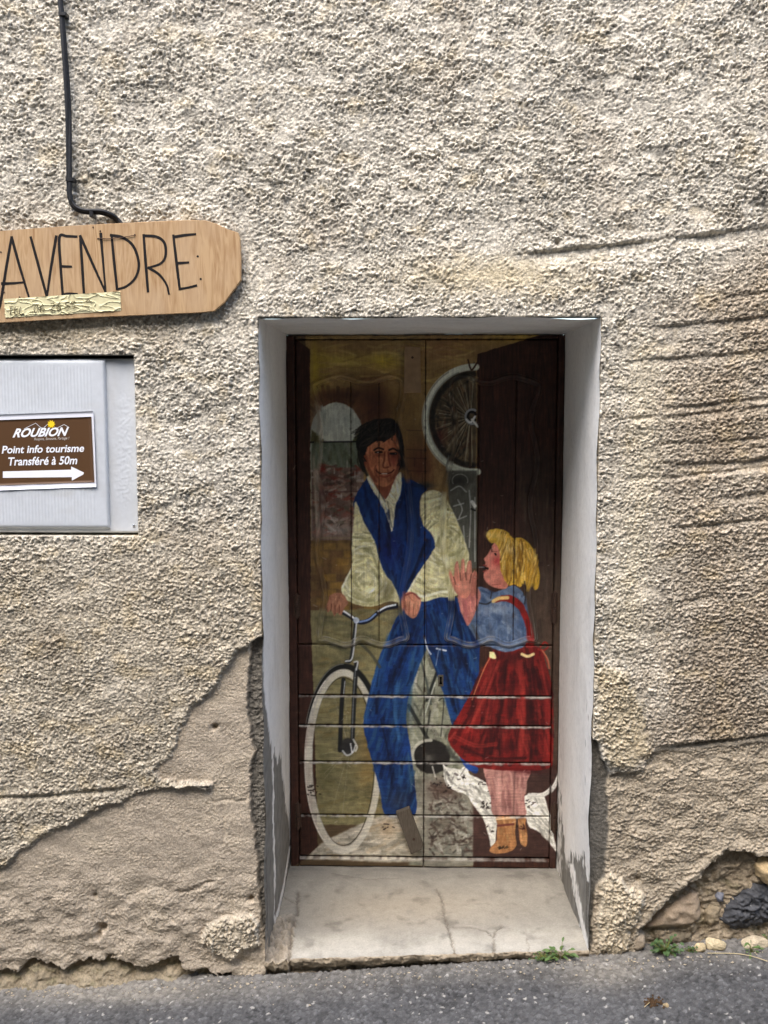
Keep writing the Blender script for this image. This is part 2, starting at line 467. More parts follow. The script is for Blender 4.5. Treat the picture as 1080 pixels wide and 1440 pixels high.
    moss = sstep(.0, .5, fbm(GX / .06, GZ / .02, 97, 3))[..., None]
    cF = cF * (1 - .35 * moss) + lin((112, 112, 72)) * .35 * moss
    C = C * (1 - foot[..., None]) + cF * foot[..., None]
    # rough lumps of old thrown plaster by the step
    for pts, up, colr in (([(278, 1325), (290, 1300), (318, 1290), (352, 1283), (364, 1298), (366, 1330), (345, 1338), (322, 1351), (300, 1340)], 0.026, (200, 188, 166)),
                          ([(846, 1240), (858, 1226), (868, 1232), (905, 1262), (900, 1290), (888, 1312), (884, 1340), (862, 1346), (838, 1336), (842, 1290)], 0.028, (206, 192, 166))):
        sdp = poly_sd(U + .6 * wu, V + .6 * wv, pts)
        mm = sstep(2, -4, sdp); dome = np.sqrt(np.clip(-sdp / 25.0, 0, 1))
        H = H * (1 - mm) + mm * (up * (.45 + .55 * dome) - 0.016 + 1.25 * rough)
        C = C * (1 - mm[..., None]) + lin(colr) * (1 + .3 * sp)[..., None] * mm[..., None]
    # --- hollow at the foot on the right, where the coat has broken away
    HR = [(896, 1325), (905, 1306), (922, 1288), (945, 1266), (968, 1246), (984, 1240), (992, 1226), (1004, 1212), (1024, 1200), (1045, 1197), (1066, 1204), (1090, 1206),
          (1150, 1215), (1260, 1260), (1300, 1420), (896, 1420)]
    sdh = poly_sd(U + .5 * wu, V + .5 * wv, HR)
    mh = sstep(2, -4, sdh)
    back = -0.048 + 0.022 * fbm(qx / .09, qz / .06, 101, 4) + .010 * fbm(qx / .025, qz / .018, 105, 3) + 0.4 * fine
    H = H * (1 - mh) + mh * back + .006 * np.exp(-((sdh - 6) / 6) ** 2) * (1 - mh)
    cH = lin((160, 146, 124)) * (1 + .35 * sp + .35 * mid)[..., None]
    mossr = sstep(.1, .5, fbm(GX / .05, GZ / .04, 107, 3))[..., None]
    cH = cH * (1 - .4 * mossr) + lin((98, 96, 62)) * .4 * mossr
    C = C * (1 - mh[..., None]) + cH * mh[..., None]
    # a pale broken rim and small knocks
    rim = np.exp(-(line_d(U + .4 * wu, V + .4 * wv, [(870, 1236), (885, 1252), (905, 1270)]) / 3.0) ** 2)
    C = C * (1 - .6 * rim[..., None]) + lin((214, 202, 180)) * .6 * rim[..., None]; H += .006 * rim
    shelf = line_d(U, V + .2 * wv, [(228, 1106), (262, 1104), (297, 1102)])
    H += 0.006 * np.exp(-(shelf / 2.2) ** 2)
    for hx, hy, hr, hd in ((301, 1023, 4.5, .02), (141, 1307, 7, .028), (137, 1318, 5, .022), (785, 341, 4, .014), (352, 1266, 4, .02), (898, 1239, 4, .012), (133, 1262, 4, .010)):
        H -= hd * np.exp(-(((Uw * .25 + U * .75 - hx) / hr) ** 2 + ((Vw * .25 + V * .75 - hy) / hr) ** 2) ** 1.5)
    # fine cracks
    for pts, dep in (([(355, 1110), (345, 1125), (330, 1128), (300, 1130)], .003), ([(250, 1255), (275, 1250), (300, 1243)], .006), ([(310, 1115), (316, 1150), (312, 1185)], .0025),
                     ([(1000, 1120), (1040, 1135), (1075, 1180)], .002), ([(915, 1165), (950, 1150), (985, 1132), (1000, 1122)], .003), ([(930, 1190), (955, 1205), (985, 1180)], .002)):
        H -= dep * np.exp(-(line_d(U + .5 * wu, V + .5 * wv, pts) / 2.2) ** 2)
    return H, C

need = ~((GX > XL + .004) & (GX < XR - .004) & (GZ < ZT - .004))
Hh = np.zeros_like(GX); Cc = np.zeros(GX.shape + (3,))
Hh[need], Cc[need] = wall_surface(GX[need], GZ[need], U[need], V[need])
wall_v = np.stack([GX, -Hh, GZ], -1)
keep = np.ones((len(zs) - 1, len(xs) - 1), bool)
xc = (xs[:-1] + xs[1:]) / 2; zc = (zs[:-1] + zs[1:]) / 2
keep &= ~((xc[None] > XL) & (xc[None] < XR) & (zc[:, None] < ZT))
keep &= ~((xc[None] > BOX_L) & (xc[None] < BOX_R) & (zc[:, None] < BOX_T) & (zc[:, None] > BOX_B))
# inward returns round both openings so the coat has thickness
vv = [wall_v.reshape(-1, 3)]; ff = [grid_faces(len(zs), len(xs), keep)]; cc = [Cc.reshape(-1, 3)]
idx = np.arange(GX.size).reshape(GX.shape); base = GX.size
def ret(ids, depth, flip):
    global base
    p = wall_v.reshape(-1, 3)[ids].copy(); p[:, 1] = depth
    vv.append(p); cc.append(Cc.reshape(-1, 3)[ids])
    n = np.arange(base, base + len(ids)); base += len(ids)
    q = np.stack([ids[:-1], ids[1:], n[1:], n[:-1]], -1)
    ff.append(q[:, ::-1] if flip else q)
iL = np.argmin(abs(xs - XL)); iR = np.argmin(abs(xs - XR)); iT = np.argmin(abs(zs - ZT))
ret(idx[:iT + 1, iL], 0.06, True); ret(idx[:iT + 1, iR], 0.06, False); ret(idx[iT, iL:iR + 1], 0.06, True)
bR = np.argmin(abs(xs - BOX_R)); bT = np.argmin(abs(zs - BOX_T)); bB = np.argmin(abs(zs - BOX_B)); bL = np.argmin(abs(xs - BOX_L))
ret(idx[bB:bT + 1, bR], 0.09, False); ret(idx[bT, bL:bR + 1], 0.09, True); ret(idx[bB, bL:bR + 1], 0.09, False); ret(idx[bB:bT + 1, bL], 0.09, True)
m_wall = attr_mat('rough_plaster', rough=0.95, spec=0.1, var=0.30, scale=190, bump=0.75, bscale=320, bdist=0.003)
_f = np.concatenate(ff); _u = np.unique(_f); _r = np.zeros(base, int); _r[_u] = np.arange(len(_u))
house_wall = mesh_obj('house_wall', np.concatenate(vv)[_u], _r[_f], m_wall, col=np.concatenate(cc)[_u])
tag(house_wall, 'rough beige thrown-plaster house wall with broken patches, round the recessed painted door', 'wall', kind='thing')

# ------------------------------------------------------------------ painted reveals of the doorway (parts of the wall)
m_reveal = attr_mat('limewashed_reveal', rough=0.8, spec=0.25, var=0.05, scale=120, bump=0.35, bscale=260)
WHITE = lin((239, 236, 229)); CEM = lin((128, 125, 118))
def reveal(name, fixed, s0, s1, side):
    """side: 'L','R' upright returns, 'T' the soffit. Grid runs depth x height (or depth x width)"""
    ny = 100
    d = np.linspace(-0.004, YD + 0.03, ny)
    t = np.arange(s0, s1, 0.0042)
    Dp, T = np.meshgrid(d, t)
    n1 = fbm(Dp / .25, T / .4, 111, 3); n2 = fbm(Dp / .03, T / .03, 113, 3)
    off = 0.0055 * n1 + 0.0011 * n2 + .0045 * perlin(T / .11, T * 0 + 3.3, 118) * np.exp(-np.maximum(Dp, 0) / .05)
    off = np.maximum(off, -.0032)
    if side == 'T':
        X, Z = T, np.full_like(T, fixed) - 0.004 - off
        u, v = PX(X, Dp, Z); bare = np.zeros_like(T)
        sp = (perlin(X / .01, Dp / .01, 117) > .85) * 1.0
        bare = np.maximum(bare, sp * (Dp > .5) * .6)
    else:
        sg = 1 if side == 'L' else -1
        X = np.full_like(T, fixed) + sg * (0.004 + off); Z = T
        u, v = PX(X, Dp, Z)
        nj = 15 * perlin(Dp / .05, Z / .16, 121) + 14 * perlin(Dp / .018, Z / .05, 122) + 9 * perlin(Dp / .008, Z / .02, 120)
        if side == 'L':
            # grey cement shows low down, paint keeps a streak; ragged front edge
            front = np.interp(v, [895, 960, 1010, 1040, 1080, 1110, 1400], [.0, .02, .06, .12, .15, .17, .2])
            m1 = sstep(.006, -.006, Dp - front + .02 * perlin(Z / .05, Dp / .05, 123) + .008 * perlin(Z / .012, Dp / .02, 124)) * (v > 900)
            low = np.interp(Dp, [0, .17, .22, .26, .40, .46, .58, .70], [1000, 1050, 1068, 1062, 1068, 1110, 1150, 1190])
            m2 = sstep(-4, 4, v - low + nj * .9)
            streak = np.exp(-((Dp - .20 - .028 * perlin(Z / .16, Z * 0, 125) - .008 * perlin(Z / .03, Z * 0, 119)) / np.maximum(.006, .018 + .016 * perlin(Z / .04, Z * 0, 126))) ** 2) * (v < 1300)
            streak2 = np.exp(-((Dp - (.62 - (v - 1200) / 130 * .55)) / .028) ** 2) * (v > 1190)
            keepw = np.clip(1.3 * np.maximum(streak, streak2) + .55 * fbm(Dp / .012, Z / .04, 127, 3), 0, 1)
            bare = np.maximum(m1, m2 * (1 - sstep(.45, .7, keepw)))
        else:
            low = np.interp(Dp, [0, .05, .10, .30, .42, .5, .58, .70], [1235, 1228, 1205, 1200, 1215, 1160, 1120, 1090])
            m2 = sstep(-3, 5, v - low + nj)
            streak = np.exp(-((Dp - .03) / .014) ** 2) * (v < 1240) + np.exp(-((Dp - .30 + (v - 1220) / 110 * .27) / .05) ** 2) * (v > 1215) * .8
            keepw = np.clip(streak + .75 * fbm(Dp / .02, Z / .05, 128, 3) + .55 * sstep(.46, .6, Dp), 0, 1)
            bare = m2 * (1 - sstep(.35, .62, keepw))
            chips = sstep(.62, .70, perlin(Dp / .02, Z / .06, 129)) * (Dp < .12) * (v > 950) * (v < 1190)
            bare = np.maximum(bare, chips)
            scuff = sstep(.15, .5, fbm(Dp / .015, Z / .05, 130, 3)) * sstep(.5, .66, Dp) * sstep(850, 980, v) * .5
            bare = np.maximum(bare, scuff)
        X = X - sg * 0.0022 * bare
    spk = 1 + .06 * n2 + .05 * n1
    grime = np.clip(sstep(.0, .6, fbm(Dp / .10, T / .25, 133, 4)) * .16 + sstep(.25, .6, fbm(Dp / .012, T / .02, 137, 3)) * .22, 0, 1)
    C = (WHITE * (1 - bare[..., None]) + CEM * (1 + .4 * fbm(Dp / .04, T / .04, 131, 3))[..., None] * bare[..., None]) * spk[..., None]
    C = C * (1 - grime[..., None]) + lin((150, 142, 128)) * grime[..., None]
    o = mesh_obj(name, np.stack([X, Dp, Z], -1), grid_faces(*T.shape), m_reveal, house_wall, col=C)
    return o
tag(reveal('door_reveal', XL, -0.06, ZT + 0.003, 'L'), 'white painted doorway side, flaked to grey cement low down')
tag(reveal('door_reveal', XR, -0.02, ZT + 0.003, 'R'), 'white painted doorway side, brightly lit, flaked at its foot')
tag(reveal('door_soffit', ZT, XL - .01, XR + .01, 'T'), 'white painted underside of the lintel')

# ------------------------------------------------------------------ stones showing in the hollow at the foot of the wall
def stone(name, outline, y_face, depth, colr, seed, parent, facets=0.5, mat=None, veins=None, rnd=0.35):
    """a stone whose front is a bulging, chipped field inside an outline (photo px)"""
    o = np.asarray(outline, float)
    u0, v0 = o.min(0) - 2; u1, v1 = o.max(0) + 2
    st = 1.35
    us = np.arange(u0, u1 + st, st); vs_ = np.arange(v0, v1 + st, st)
    A, B = np.meshgrid(us, vs_)
    sd = poly_sd(A + 2 * perlin(A / 9, B / 9, seed), B + 2 * perlin(A / 9, B / 9, seed + 1), o)
    ins = np.clip(-sd / (min(u1 - u0, v1 - v0) * rnd), 0, 1)
    dome = np.sqrt(1 - (1 - ins) ** 2)
    fc = fbm(A / 26, B / 18, seed + 2, 4) + facets * np.abs(perlin(A / 14 + B / 40, B / 10, seed + 6)) + facets * .6 * np.abs(perlin(A / 6, B / 5, seed + 8))
    y = y_face + depth * (1 - dome) + 0.010 * fc * (.3 + .7 * ins)
    X = np.zeros_like(A); Z = np.zeros_like(A)
    d = np.stack([(A - 540) / FPX, (720 - B) / FPX, -np.ones_like(A)], -1) @ ROT.T
    t = (DIST + y_face) / d[..., 1]
    X = d[..., 0] * t; Z = CAM_H + d[..., 2] * t
    C = lin(colr) * (1 + .3 * fbm(A / 12, B / 10, seed + 11, 4))[..., None]
    if veins is not None:
        vn = sstep(.35, .7, fbm((A + .8 * B) / 16, (B - .4 * A) / 5, seed + 15, 3))[..., None]
        C = C * (1 - .8 * vn) + lin(veins) * .8 * vn
    keep = (sd < 1.0)[:-1, :-1] & (sd < 1.0)[1:, 1:] & (sd < 1)[1:, :-1] & (sd < 1)[:-1, 1:]
    f = grid_faces(*A.shape, keep)
    used = np.unique(f); remap = -np.ones(A.size, int); remap[used] = np.arange(len(used))
    P = np.stack([X, y, Z], -1).reshape(-1, 3)[used]
    return mesh_obj(name, P, remap[f], mat or m_stone, parent, col=C.reshape(-1, 3)[used])
m_stone = attr_mat('field_stone', rough=0.85, spec=0.25, var=0.25, scale=220, bump=0.6, bscale=300)
m_gneiss = attr_mat('dark_stone', rough=0.65, spec=0.4, var=0.35, scale=160, bump=0.7, bscale=200)
stone('stone', [(903, 1309), (922, 1290), (950, 1268), (975, 1255), (988, 1258), (990, 1300), (975, 1306), (945, 1311), (920, 1313)], 0.022, .05, (168, 150, 128), 201, house_wall, .25, rnd=.22)
tag(stone('stone', [(1012, 1300), (1030, 1268), (1050, 1252), (1068, 1243), (1086, 1250), (1110, 1262), (1120, 1300), (1090, 1308), (1060, 1314), (1030, 1318)], 0.012, .06, (70, 71, 74), 211, house_wall, 1.9, m_gneiss, (156, 156, 154)), 'dark slaty stone set in the foot of the wall')
stone('stone', [(990, 1284), (1002, 1272), (1018, 1278), (1016, 1300), (1000, 1308), (990, 1302)], 0.03, .04, (150, 136, 112), 221, house_wall, .8)
stone('stone', [(1066, 1222), (1082, 1212), (1110, 1218), (1112, 1250), (1086, 1254), (1070, 1240)], -0.004, .05, (190, 166, 126), 231, house_wall, .5)
stone('stone', [(1006, 1262), (1014, 1254), (1022, 1260), (1020, 1272), (1010, 1274)], 0.03, .03, (120, 122, 130), 236, house_wall, .5)
stone('stone', [(888, 1322), (898, 1314), (910, 1320), (912, 1338), (898, 1346), (886, 1338)], -0.006, .045, (160, 146, 126), 241, house_wall, .4)
stone('stone', [(925, 1318), (950, 1313), (975, 1312), (978, 1326), (950, 1334), (928, 1332)], 0.03, .03, (120, 110, 92), 246, house_wall, .9)

# ------------------------------------------------------------------ road
def axis2(lo, hi, a, b, step, grow=1.3, cap=2.0):
    mid = np.arange(a, b + step / 2, step); L = []; s = step; x = a
    while x > lo: s = min(s * grow, cap); x -= s; L.append(x)
    Rr = []; s = step; x = mid[-1]
    while x < hi: s = min(s * grow, cap); x += s; Rr.append(x)
    return np.concatenate([L[::-1], mid, Rr])
ax_ = axis2(-60, 60, -1.36, 1.22, 0.0034); ay_ = axis2(-60, 0.09, -0.36, 0.085, 0.0034)
RX, RY = np.meshgrid(ax_, ay_)
near = np.exp(-(np.maximum(0, np.abs(RX) - 1.4) / .5) ** 2) * np.exp(-(np.maximum(0, -.4 - RY) / .5) ** 2)
wx = .004 * perlin(RX / .013, RY / .013, 301); wy = .004 * perlin(RX / .013, RY / .013, 302)
s1, t1 = grains((RX + wx) / .0125, (RY + wy) / .0125, 305); s2, t2 = grains((RX + wy) / .0075, (RY + wx) / .0075, 306)
big = fbm(RX / .35, RY / .2, 307, 3)
RZ = ground_z(RX) + near * (0.0048 * s1 + 0.0040 * s2 + 0.006 * big - .003)
RZ = RZ - .2 * sstep(.0, .012, RY) * (RX > XL) * (RX < XR)
ru, rv = PX(RX, RY, RZ)
wallside = np.interp(ru, [0, 200, 330, 410, 830, 905, 1080], [1392, 1383, 1374, 1374, 1343, 1345, 1330])
dustm = sstep(-50, 2, -(rv - wallside) + 10 * big)                    # washed-out, sandy margin along the wall
pale = np.exp(-((ru - 170) / 120) ** 2 - ((rv - 1392) / 16) ** 2) + .8 * np.exp(-((ru - 850) / 60) ** 2 - ((rv - 1370) / 22) ** 2)
tone = 0.78 + .30 * (t1 - .5) * 2 * (s1 > .25) + .22 * (t2 - .5) + .40 * (t2 > .90) * (s2 > .3) + .25 * big
CA = lin((92, 92, 92)) * np.clip(tone, .25, 3)[..., None]
CA = CA * (1 - .38 * np.clip(dustm * .5 + pale, 0, 1)[..., None]) + lin((176, 168, 152)) * (.38 * np.clip(dustm * .5 + pale, 0, 1) * (.7 + .6 * t1))[..., None]
chip = (t2 > .985) & (s2 > .3)
CA[chip] = lin((165, 162, 155))
m_road = attr_mat('worn_asphalt', rough=0.8, spec=0.3, var=0.25, scale=300, bump=0.5, bscale=500)
road = mesh_obj('road', np.stack([RX, RY, RZ], -1), grid_faces(*RX.shape), m_road, col=CA)
tag(road, None, kind='structure')

# ------------------------------------------------------------------ doorstep
zf0 = W(409, 1346)[1]; zf1 = W(828, 1333)[1]
def step_top(X, Y):
    zf = zf0 + (zf1 - zf0) * np.clip((X + .36) / (.92), -.1, 1.05)
    zb = W(600, 1217, YD)[1] - .004
    t = np.clip(Y / YD, 0, 1.05)
    return zf * (1 - t) + zb * t
sx = np.arange(XL - .003, XR + .0035, 0.0033)
path = np.concatenate([np.arange(YD + .03, -0.0001, -0.0033), -np.arange(0.0033, .11, .0033) - .0])   # >=0 top, <0 down the front face
SX, SP = np.meshgrid(sx, path)
top = SP >= 0
yy = np.where(top, SP, -.004); zt = step_top(SX, np.maximum(SP, 0))
zz = np.where(top, zt, zt + SP)
su, sv = PX(SX, yy, zz)
n1 = fbm(SX / .2, SP / .2, 401, 4); n2 = fbm(SX / .03, SP / .03, 405, 4); n3 = perlin(SX / .008, SP / .008, 409)
left = sstep(2, -2, su - np.interp(sv, [1260, 1275, 1300, 1345, 1380], [416, 419, 416, 408, 407]) + 2 * n2)
rr_ = sstep(.05, -.004, SP)                                              # nosing worn round and ragged
dz = 0.004 * n1 + 0.0009 * n2 - .005 * rr_ * (1 + .9 * n2) * (SP >= 0)
dy = np.where(top, 0, -.004 + .012 * fbm(SX / .05, SP / .03, 411, 4) + .004 * n3 + .03 * sstep(-.01, -.06, SP) * (1 + n1))
dz = dz + left * (.022 * n2 + .007 * n3 + .006 - .014 * sstep(.12, .0, SP)) * sstep(.34, .22, SP)
def crack(pts, w=1.4): return np.exp(-(line_d(su + 2.2 * n3 + 3 * n2, sv + 2 * n2, pts) / w) ** 2)
cr = np.maximum.reduce([crack([(615, 1250), (622, 1265), (625, 1290), (630, 1305), (636, 1325), (640, 1342)], 1.5), crack([(630, 1303), (660, 1303), (685, 1308), (694, 1318), (695, 1345)], 1.2),
    crack([(694, 1314), (706, 1301)], 1.2), crack([(742, 1320), (745, 1342)], 1.0) * .6, crack([(418, 1255), (418, 1285), (410, 1310), (407, 1350), (408, 1372)], 2.0), crack([(470, 1228), (520, 1236), (560, 1234)], 1.0) * .5,
    crack([(400, 1262), (418, 1272)], 1.2) * .6])
dz = dz - np.where(top, .008 * cr, 0); dy = dy + np.where(top, 0, .010 * cr)
brush = .0004 * perlin(SX / .0035, SP / .4, 415) * top
P = np.stack([SX, yy + dy, zz + dz + brush], -1)
CS = lin((152, 148, 138)) * (1 + .16 * n1 + .14 * n2)[..., None]
warm = np.exp(-((SX - .0) / .35) ** 2 - ((SP - .32) / .16) ** 2)[..., None]
CS = CS * (1 - .45 * warm) + lin((170, 156, 134)) * .45 * warm * (1 + .15 * n2)[..., None]
white = np.clip(np.exp(-((SP - .05) / .08) ** 2) * (1 + 1.2 * n1) * top, 0, 1)[..., None]
CS = CS * (1 - .65 * white) + lin((192, 187, 174)) * .65 * white * (1 + .1 * n2)[..., None]
dirt = np.clip(sstep(.52, .64, SP + .06 * n2) * (.55 + 1.3 * fbm(SX / .10, SP / .05, 421, 3)), 0, 1)[..., None]
CS = CS * (1 - .75 * dirt) + lin((112, 110, 106)) * .75 * dirt
rub = (left * sstep(.30, .2, SP))[..., None]
CS = CS * (1 - rub) + lin((158, 148, 132)) * (1 + .5 * n2 + .3 * n3)[..., None] * rub
frontm = (~top)[..., None] * np.ones(3)
CS = np.where(~top[..., None], lin((166, 152, 130)) * (1 + .35 * n2)[..., None], CS)
stain = sstep(.15, .5, fbm(SX / .09, SP / .09, 425, 4))[..., None]
CS = CS * (1 - .30 * stain)
gr = sstep(.0, .5, fbm(SX / .05, SP / .12, 429, 4) + .5 * sstep(.35, .6, SP) - .1)[..., None] * top[..., None]
CS = CS * (1 - .35 * gr) + lin((132, 128, 120)) * .35 * gr
ck = np.clip(cr, 0, 1)[..., None] * .6
CS = CS * (1 - ck) + lin((92, 84, 74)) * ck
m_step = attr_mat('worn_cement', rough=0.85, spec=0.2, var=0.14, scale=180, bump=0.4, bscale=420)
doorstep = mesh_obj('doorstep', P, grid_faces(*SX.shape), m_step, col=CS)
tag(doorstep, 'low worn cement doorstep with a forked crack, under the painted door', 'doorstep', kind='thing')

# ------------------------------------------------------------------ the painting on the door
PX0, PY0, PS = 396, 460, 2
CW, CH = (804 - PX0) * PS, (1226 - PY0) * PS
canvas = np.zeros((CH, CW, 3)); canvas[:] = (112, 92, 66)
gy_, gx_ = np.mgrid[0:CH, 0:CW]
GU = PX0 + gx_ / PS; GV = PY0 + gy_ / PS
NA = fbm(GU / 9, GV / 9, 501, 4); NB = fbm(GU / 40, GV / 40, 505, 3)
NGh = fbm(GU / 24, GV / 2.2, 509, 4); NGv = fbm(GU / 2.2, GV / 30, 513, 4)
rng = np.random.RandomState(7)

def win(u0, v0, u1, v1):
    a = max(0, int((u0 - PX0) * PS)); b = min(CW, int((u1 - PX0) * PS) + 1); c = max(0, int((v0 - PY0) * PS)); d = min(CH, int((v1 - PY0) * PS) + 1)
    return (slice(c, max(d, c)), slice(a, max(b, a)))
def fill(pts, col, soft=1.0, alpha=1.0, jag=1.2, curve=True, tex=0.10):
    p = smooth(np.vstack([pts, pts[:1]]), 5)[:-1] if curve else np.asarray(pts, float)
    s = win(p[:, 0].min() - 6, p[:, 1].min() - 6, p[:, 0].max() + 6, p[:, 1].max() + 6)
    u = GU[s] + jag * NA[s]; v = GV[s] + jag * NA[s][::-1, ::-1]
    m = sstep(soft, -soft, poly_sd(u, v, p)) * alpha
    c = np.asarray(col, float) * (1 + tex * (NA[s] + NB[s]))[..., None]
    canvas[s] = canvas[s] * (1 - m[..., None]) + c * m[..., None]
    return p
def stroke(pts, w, col, alpha=1.0, soft=.6, dry=0.0, curve=True):
    p = smooth(pts, 6) if curve and len(pts) > 2 else np.asarray(pts, float)
    w_ = np.max(w)
    s = win(p[:, 0].min() - w_ - 3, p[:, 1].min() - w_ - 3, p[:, 0].max() + w_ + 3, p[:, 1].max() + w_ + 3)
    if canvas[s].size == 0: return
    d = line_d(GU[s], GV[s], p)
    m = sstep(w_ / 2 + soft, w_ / 2 - soft, d) * alpha
    if dry: m = m * np.clip(1 - dry * (1 + 2.0 * NA[s] + 1.2 * NGv[s]), 0, 1)
    canvas[s] = canvas[s] * (1 - m[..., None]) + np.asarray(col, float) * m[..., None]
def brush(pts, cols, n, L, w, ang, spread=25, alpha=.55, curvy=0.15):
    """many short bristle strokes kept inside an outline"""
    p = np.asarray(pts, float); lo = p.min(0); hi = p.max(0)
    nu, nv = int(hi[0] - lo[0]) + 2, int(hi[1] - lo[1]) + 2
    mu, mv = np.meshgrid(lo[0] + np.arange(nu), lo[1] + np.arange(nv))
    mk = poly_sd(mu, mv, p) < 0
    ok = lambda q: 0 <= q[0] - lo[0] < nu - .5 and 0 <= q[1] - lo[1] < nv - .5 and mk[int(q[1] - lo[1] + .5) if q[1] - lo[1] + .5 < nv else nv - 1, int(q[0] - lo[0] + .5) if q[0] - lo[0] + .5 < nu else nu - 1]
    k = 0; tries = 0
    while k < n and tries < n * 8:
        tries += 1
        c = lo + rng.rand(2) * (hi - lo)
        if not ok(c): continue
        a = math.radians(ang(c) if callable(ang) else ang) + math.radians(spread) * (rng.rand() - .5)
        l = L * (.5 + rng.rand()); d = np.array([math.cos(a), math.sin(a)]) * l / 2; nrm = np.array([-d[1], d[0]]) * curvy * (rng.rand() - .5) * 2
        q0, q2 = c - d, c + d
        if not (ok(q0) and ok(q2)): continue
        col = np.asarray(cols[rng.randint(len(cols))], float) * (.92 + .16 * rng.rand())
        stroke([q0, c + nrm, q2], w * (.6 + .8 * rng.rand()), col, min(1, alpha * 1.35) * (.5 + .5 * rng.rand()), .7, .2, curve=False); k += 1
def blot(u, v, ru, rv, col, a):
    s = win(u - 2.5 * ru, v - 2.5 * rv, u + 2.5 * ru, v + 2.5 * rv)
    m = np.exp(-((GU[s] - u + 5 * NB[s]) / ru) ** 2 - ((GV[s] - v + 4 * NA[s]) / rv) ** 2) * a
    canvas[s] = canvas[s] * (1 - m[..., None]) + np.asarray(col, float) * m[..., None]
def ell(cx, cy, a, b, t0, t1, n=40, rot=0):
    t = np.radians(np.linspace(t0, t1, n)); c, s_ = math.cos(rot), math.sin(rot)
    x = a * np.cos(t); y = b * np.sin(t)
    return np.stack([cx + x * c - y * s_, cy + x * s_ + y * c], -1)

CREAM = (214, 208, 164); BLUE = (30, 74, 150); DBLUE = (14, 36, 92); RED = (148, 32, 30); BROWN = (88, 54, 42); SKIN = (216, 140, 98); PINK = (196, 126, 114)
# room behind
fill([(430, 462), (800, 462), (800, 760), (430, 760)], (166, 136, 86), curve=False)
for a in ((478, 508, 40, 14, (188, 166, 76), .8), (545, 508, 30, 12, (204, 180, 62), .85), (512, 488, 60, 9, (150, 118, 78), .6), (450, 520, 12, 30, (170, 148, 50), .6), (625, 492, 30, 14, (168, 116, 84), .6),
          (655, 480, 40, 8, (170, 130, 78), .6), (570, 500, 14, 22, (168, 150, 118), .5), (735, 474, 50, 9, (206, 170, 76), .8), (540, 575, 30, 30, (136, 104, 50), .7), (578, 600, 22, 60, (140, 110, 62), .7),
          (590, 655, 24, 34, (112, 58, 40), .75), (520, 560, 26, 30, (112, 66, 42), .7)): blot(*a)
brush([(436, 478), (670, 478), (670, 540), (436, 540)], [(186, 156, 82), (164, 130, 88), (206, 184, 108), (142, 108, 66)], 190, 22, 2.4, 0, 40, .35)
for v in (605, 632, 644, 662): stroke([(572, v), (600, v + 1)], 1.0, (70, 48, 36), .6)
for v, us in ((650, (583,)), (638, (592,)), (672, (578, 594))):
    for u in us: stroke([(u, v - 6), (u, v + 6)], 1.0, (70, 44, 34), .6)
# arched window with the village outside
fill([(440, 556), (475, 548), (530, 556), (548, 590), (548, 640), (440, 640)], (124, 84, 56), 9, .8); blot(442, 520, 5, 40, (196, 172, 58), .6)
for k in range(26):
    a = math.radians(185 + k * 7.2); r0 = .98 + .25 * rng.rand()
    stroke([(474 + 38 * math.cos(a), 612 + 47 * math.sin(a)), (474 + 50 * r0 * math.cos(a), 612 + 60 * r0 * math.sin(a))], 5, ((112, 66, 46), (88, 56, 42), (126, 84, 58), (74, 46, 36))[rng.randint(4)], .5, 1.6, .2)
blot(530, 570, 16, 22, (92, 52, 38), .7); blot(485, 556, 30, 6, (96, 62, 44), .6)
arch = [(438, 760)] + [tuple(q) for q in ell(473, 612, 37, 46, 180, 360, 14)] + [(511, 760)]
fill(arch, (182, 186, 172), curve=False)
brush(arch[1:15], [(198, 202, 190), (166, 172, 160), (186, 190, 174)], 60, 16, 4, 90, 30, .45); blot(470, 596, 26, 14, (196, 202, 192), .4); blot(446, 590, 8, 24, (164, 158, 140), .6)
fill([(438, 604), (447, 612), (455, 620), (438, 624)], (104, 100, 64), 1.5); fill([(500, 614), (506, 606), (512, 600), (512, 622), (496, 622)], (98, 104, 60), 1.5)
fill([(438, 622), (511, 622), (511, 668), (438, 668)], (118, 128, 104), 1, curve=False)
brush([(438, 622), (511, 622), (511, 664), (438, 664)], [(132, 142, 124), (98, 108, 82), (120, 124, 92), (146, 150, 134)], 70, 14, 4, 80, 60, .5)
fill([(438, 660), (511, 656), (511, 762), (438, 762)], (138, 112, 98), 1.5, curve=False)
brush([(438, 652), (511, 652), (511, 756), (438, 756)], [(186, 172, 158), (150, 62, 48), (120, 88, 76), (166, 112, 94), (96, 78, 66), (176, 150, 130), (108, 104, 84)], 190, 9, 3.4, 5, 90, .7)
for a in ((452, 660, 5, 6, (158, 54, 42), .85), (470, 672, 8, 4, (150, 62, 48), .7), (505, 670, 5, 8, (186, 172, 158), .7), (462, 702, 8, 5, (160, 84, 66), .6), (486, 724, 7, 5, (162, 92, 76), .6), (474, 746, 26, 7, (176, 172, 162), .6)): blot(*a)
for q in ((470, 664), (488, 652), (499, 668), (503, 690), (480, 700)): stroke([(q[0], q[1] - 5), (q[0], q[1] + 8 * rng.rand())], 1.6, (206, 198, 184), .75, dry=.3)
stroke([(436, 622), (512, 621)], 2.0, (44, 36, 30)); stroke([(438, 693), (512, 691)], 1.8, (120, 84, 80), .8)
stroke([(445, 568), (451, 600), (451, 640), (446, 680), (448, 740)], 5, (196, 186, 166), .55, 1.2); stroke([(441, 640), (443, 690), (446, 750)], 3, (200, 184, 160), .6, 1)
stroke([(438, 757), (512, 757)], 3, (150, 130, 104), .8)
